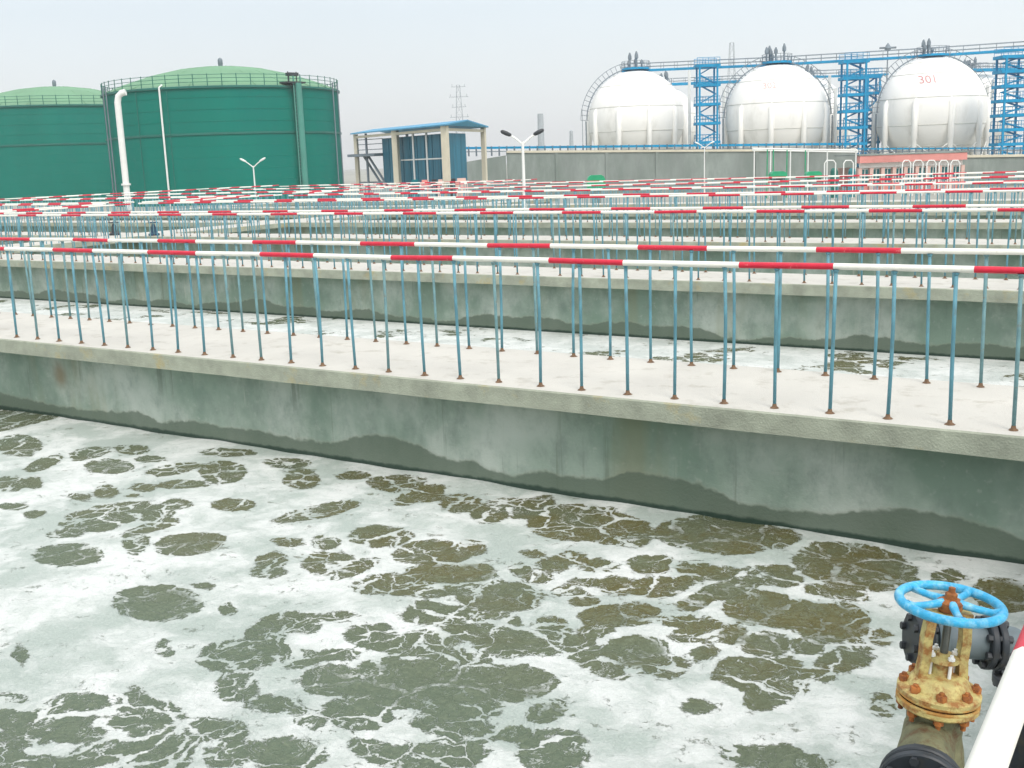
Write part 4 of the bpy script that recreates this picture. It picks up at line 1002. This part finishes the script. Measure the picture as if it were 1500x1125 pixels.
def hedge(px, py, d, w_, h_, label):
    p = atd(px, py, d); t = thing('green_cabinet', label, 'equipment box', (p.x, p.y, p.z - h_ / 2), YAW, 'green equipment boxes')
    b = MB(); prof = [(-.5, 0), (-.5, .62), (-.42, .88), (-.28, 1.0), (.28, 1.0), (.42, .88), (.5, .62), (.5, 0)]
    vs = [(x * w_, -w_ * .35, z * h_) for x, z in prof] + [(x * w_, w_ * .35, z * h_) for x, z in prof]; n = len(prof)
    b.raw(vs, [tuple(range(n)), tuple(reversed(range(n, 2 * n)))] + [(i, i + n, (i + 1) % n + n, (i + 1) % n) for i in range(n)]); b.f = [list(reversed(f)) for f in b.f]
    b.build('cover', M_green, t)
    q = MB(); q.box((0, 0, -.06), (w_ * .9, w_ * .6, .12)); q.build('base', M_dark, t)
    q = MB(); q.box((0, 0, (-.12 + GROUND - t.location.z) / 2), (w_ * .5, w_ * .4, max(.02, t.location.z - .12 - GROUND))); q.build('plinth', M_greywall, t)
hedge(873, 266, 66, 1.08, .78, 'bright green box before the grey wall, left of the others')
hedge(1139, 256, 80, 1.15, .5, 'green box under the left part of the white pipe rack')
hedge(1191, 256, 80, 1.1, .5, 'green box under the middle of the white pipe rack')
for px, m_, lb in ((1222, M_tankband, 'dark green pump under the arched pipe left of the pink building'), (1248, M_glass, 'teal pump at the left end of the pink building')):
    p = atd(px, 250, 86); q = MB(); q.lathe([(0, GROUND), (.30, GROUND), (.30, p.z - .1), (.25, p.z + .1), (.15, p.z + .2), (0, p.z + .2)], 12, c=(p.x, p.y, 0)); tag(q.build('pump', m_), lb, 'pump')

# ---------------------------------------------------------------- lamps
def lamp(px, yj, d, span, label, head_dark, base_z=GROUND, armrise=.5):
    top = atd(px, yj, d); t = thing('street_lamp', label, 'street lamp', (top.x, top.y, base_z), YAW, 'double armed street lamps')
    h = top.z - base_z; s_ = span / 2
    q = MB(); q.tube([(0, 0, 0), (0, 0, h * .5), (0, 0, h)], [.075, .06, .05], 10); q.build('pole', M_whitesteel, t)
    q = MB(); q.lathe([(0, 0), (.16, 0), (.16, .03), (.08, .05), (.08, .3), (.05, .32)], 12); q.build('pole_base', M_whitesteel, t)
    for sd_ in (-1, 1):
        q = MB(); q.tube([(0, 0, h - .12), (sd_ * s_ * .35, 0, h + armrise * .30), (sd_ * s_ * .62, 0, h + armrise * .6)], .04, 8)
        arm = q.build('arm', M_whitesteel, t)
        q = MB(); a, b_ = Vector((sd_ * s_ * .5, 0, h + armrise * .52)), Vector((sd_ * s_, 0, h + armrise * .95)); 
        q.tube([a, a.lerp(b_, .15), a.lerp(b_, .5), a.lerp(b_, .85), b_], [.03, .07, .085, .075, .03], 10)
        q.build('lamp_head', M_dark if (head_dark == 3 or (head_dark == 1 and sd_ < 0)) else M_whitesteel, arm)
    return t
lamp(371, 243, 85, 2.0, 'white twin lamp post in front of the large green tank', 0, armrise=.62)
lamp(765.5, 207, 40.46, 1.6, 'tallest white twin lamp post with a dark left head, rising over the basins', 3, base_z=0, armrise=.42)
lamp(1032, 215, 105, 1.9, 'small white twin lamp post below the leftmost stair tower', 0, armrise=.5)

# ---------------------------------------------------------------- faint distant structures
def pylon(px, ytop, d, label, w0=2.2, arms=4):
    b0 = atd(px, 240, d); zt_ = atd(px, ytop, d).z; t = thing('lattice_pylon', label, 'pylon', (b0.x, b0.y, GROUND), YAW)
    h = zt_ - GROUND; q = MB(); n = 9
    for sx in (-1, 1):
        for sy in (-1, 1): q.tube([(sx * w0, sy * w0, 0), (sx * w0 * .25, sy * w0 * .25, h)], .11, 4)
    for k in range(n):
        z0, z1 = h * k / n, h * (k + 1) / n; a0 = w0 * (1 - .75 * k / n); a1 = w0 * (1 - .75 * (k + 1) / n)
        q.tube([(-a0, -a0, z0), (a1, -a1, z1)], .055, 4); q.tube([(a0, -a0, z0), (-a1, -a1, z1)], .055, 4)
        q.tube([(-a1, -a1, z1), (a1, -a1, z1)], .055, 4)
    q.build('lattice_mast', M_pylon, t)
    for k in range(arms):
        z = h - .6 - k * h * .125 * .9; L_ = 2.6 + (k % 2) * .9
        q = MB(); q.bar((-L_, 0, z), (L_, 0, z), .16, .2)
        for s in (-1, 1): q.tube([(s * L_ * .85, 0, z), (s * L_ * .85, 0, z + 1.0)], .1, 4)
        q.build('cross_arm', M_pylon, t)
pylon(676, 126, 400, 'lattice pylon rising behind the blue shed roof')
pylon(1071, 66, 420, 'pale lattice tower far behind the catwalk, left of the middle sphere', 2.6, 0)
b0 = atd(793, 220, 360); zt_ = atd(793, 167, 360).z
q = MB(); q.lathe([(1.25, GROUND), (.95, zt_), (.7, zt_), (.7, zt_ - 1)], 16, c=(b0.x, b0.y, 0)); tag(q.build('chimney', M_pylon), 'faint grey chimney right of the dark lamp head', 'chimney')
b0 = atd(837, 205, 330); zt_ = atd(837, 192, 330).z
q = MB(); q.lathe([(.9, GROUND), (.5, zt_), (0, zt_ + .4)], 10, c=(b0.x, b0.y, 0)); tag(q.build('vent_stack', M_pylon), 'short faint stack left of the leftmost sphere', 'stack')

# small dark valves on the third walkway
def small_valve(px, py, Y, label, m_):
    p = aty(px, py, Y); t = thing('floor_valve', label, 'valve', (p.x, p.y, 0), YAW, 'small valves on the far walkways')
    q = MB(); q.lathe([(0, 0), (.17, 0), (.17, .06), (.09, .10), (.06, .30), (.04, .36), (0, .36)], 14); q.build('body', m_, t)
    q = MB(); q.tube([(.14 * math.cos(a), .14 * math.sin(a), .40) for a in np.linspace(0, 2*PI, 20, endpoint=False)], .018, 6, closed=True); q.tube([(-.14, 0, .4), (.14, 0, .4)], .014, 6); q.tube([(0, -.14, .4), (0, .14, .4)], .014, 6); q.tube([(0, 0, .3), (0, 0, .44)], .02, 6); q.build('handwheel', m_, t)
small_valve(168, 343, 22.62, 'left one of two small dark valves behind the second railing', M_dark)
small_valve(226, 346, 22.62, 'right one of two small dark valves behind the second railing', mat('dark_blue_paint', (.01, .05, .10), .5))

# ---------------------------------------------------------------- haze
hz = bpy.data.materials.new('haze'); hz.use_nodes = True; nt = hz.node_tree; nt.nodes.clear()
o_ = nt.nodes.new('ShaderNodeOutputMaterial'); pv = nt.nodes.new('ShaderNodeVolumePrincipled')
pv.inputs['Color'].default_value = (1, 1, 1, 1); pv.inputs['Density'].default_value = .0005; pv.inputs['Anisotropy'].default_value = .2
nt.links.new(pv.outputs[0], o_.inputs['Volume'])
HAZE = True
if HAZE:
    hb_ = MB(); hb_.box((0, 0, 23.5), (3600, 3600, 53)); ho = hb_.build('haze', hz); tag(ho, kind='stuff')
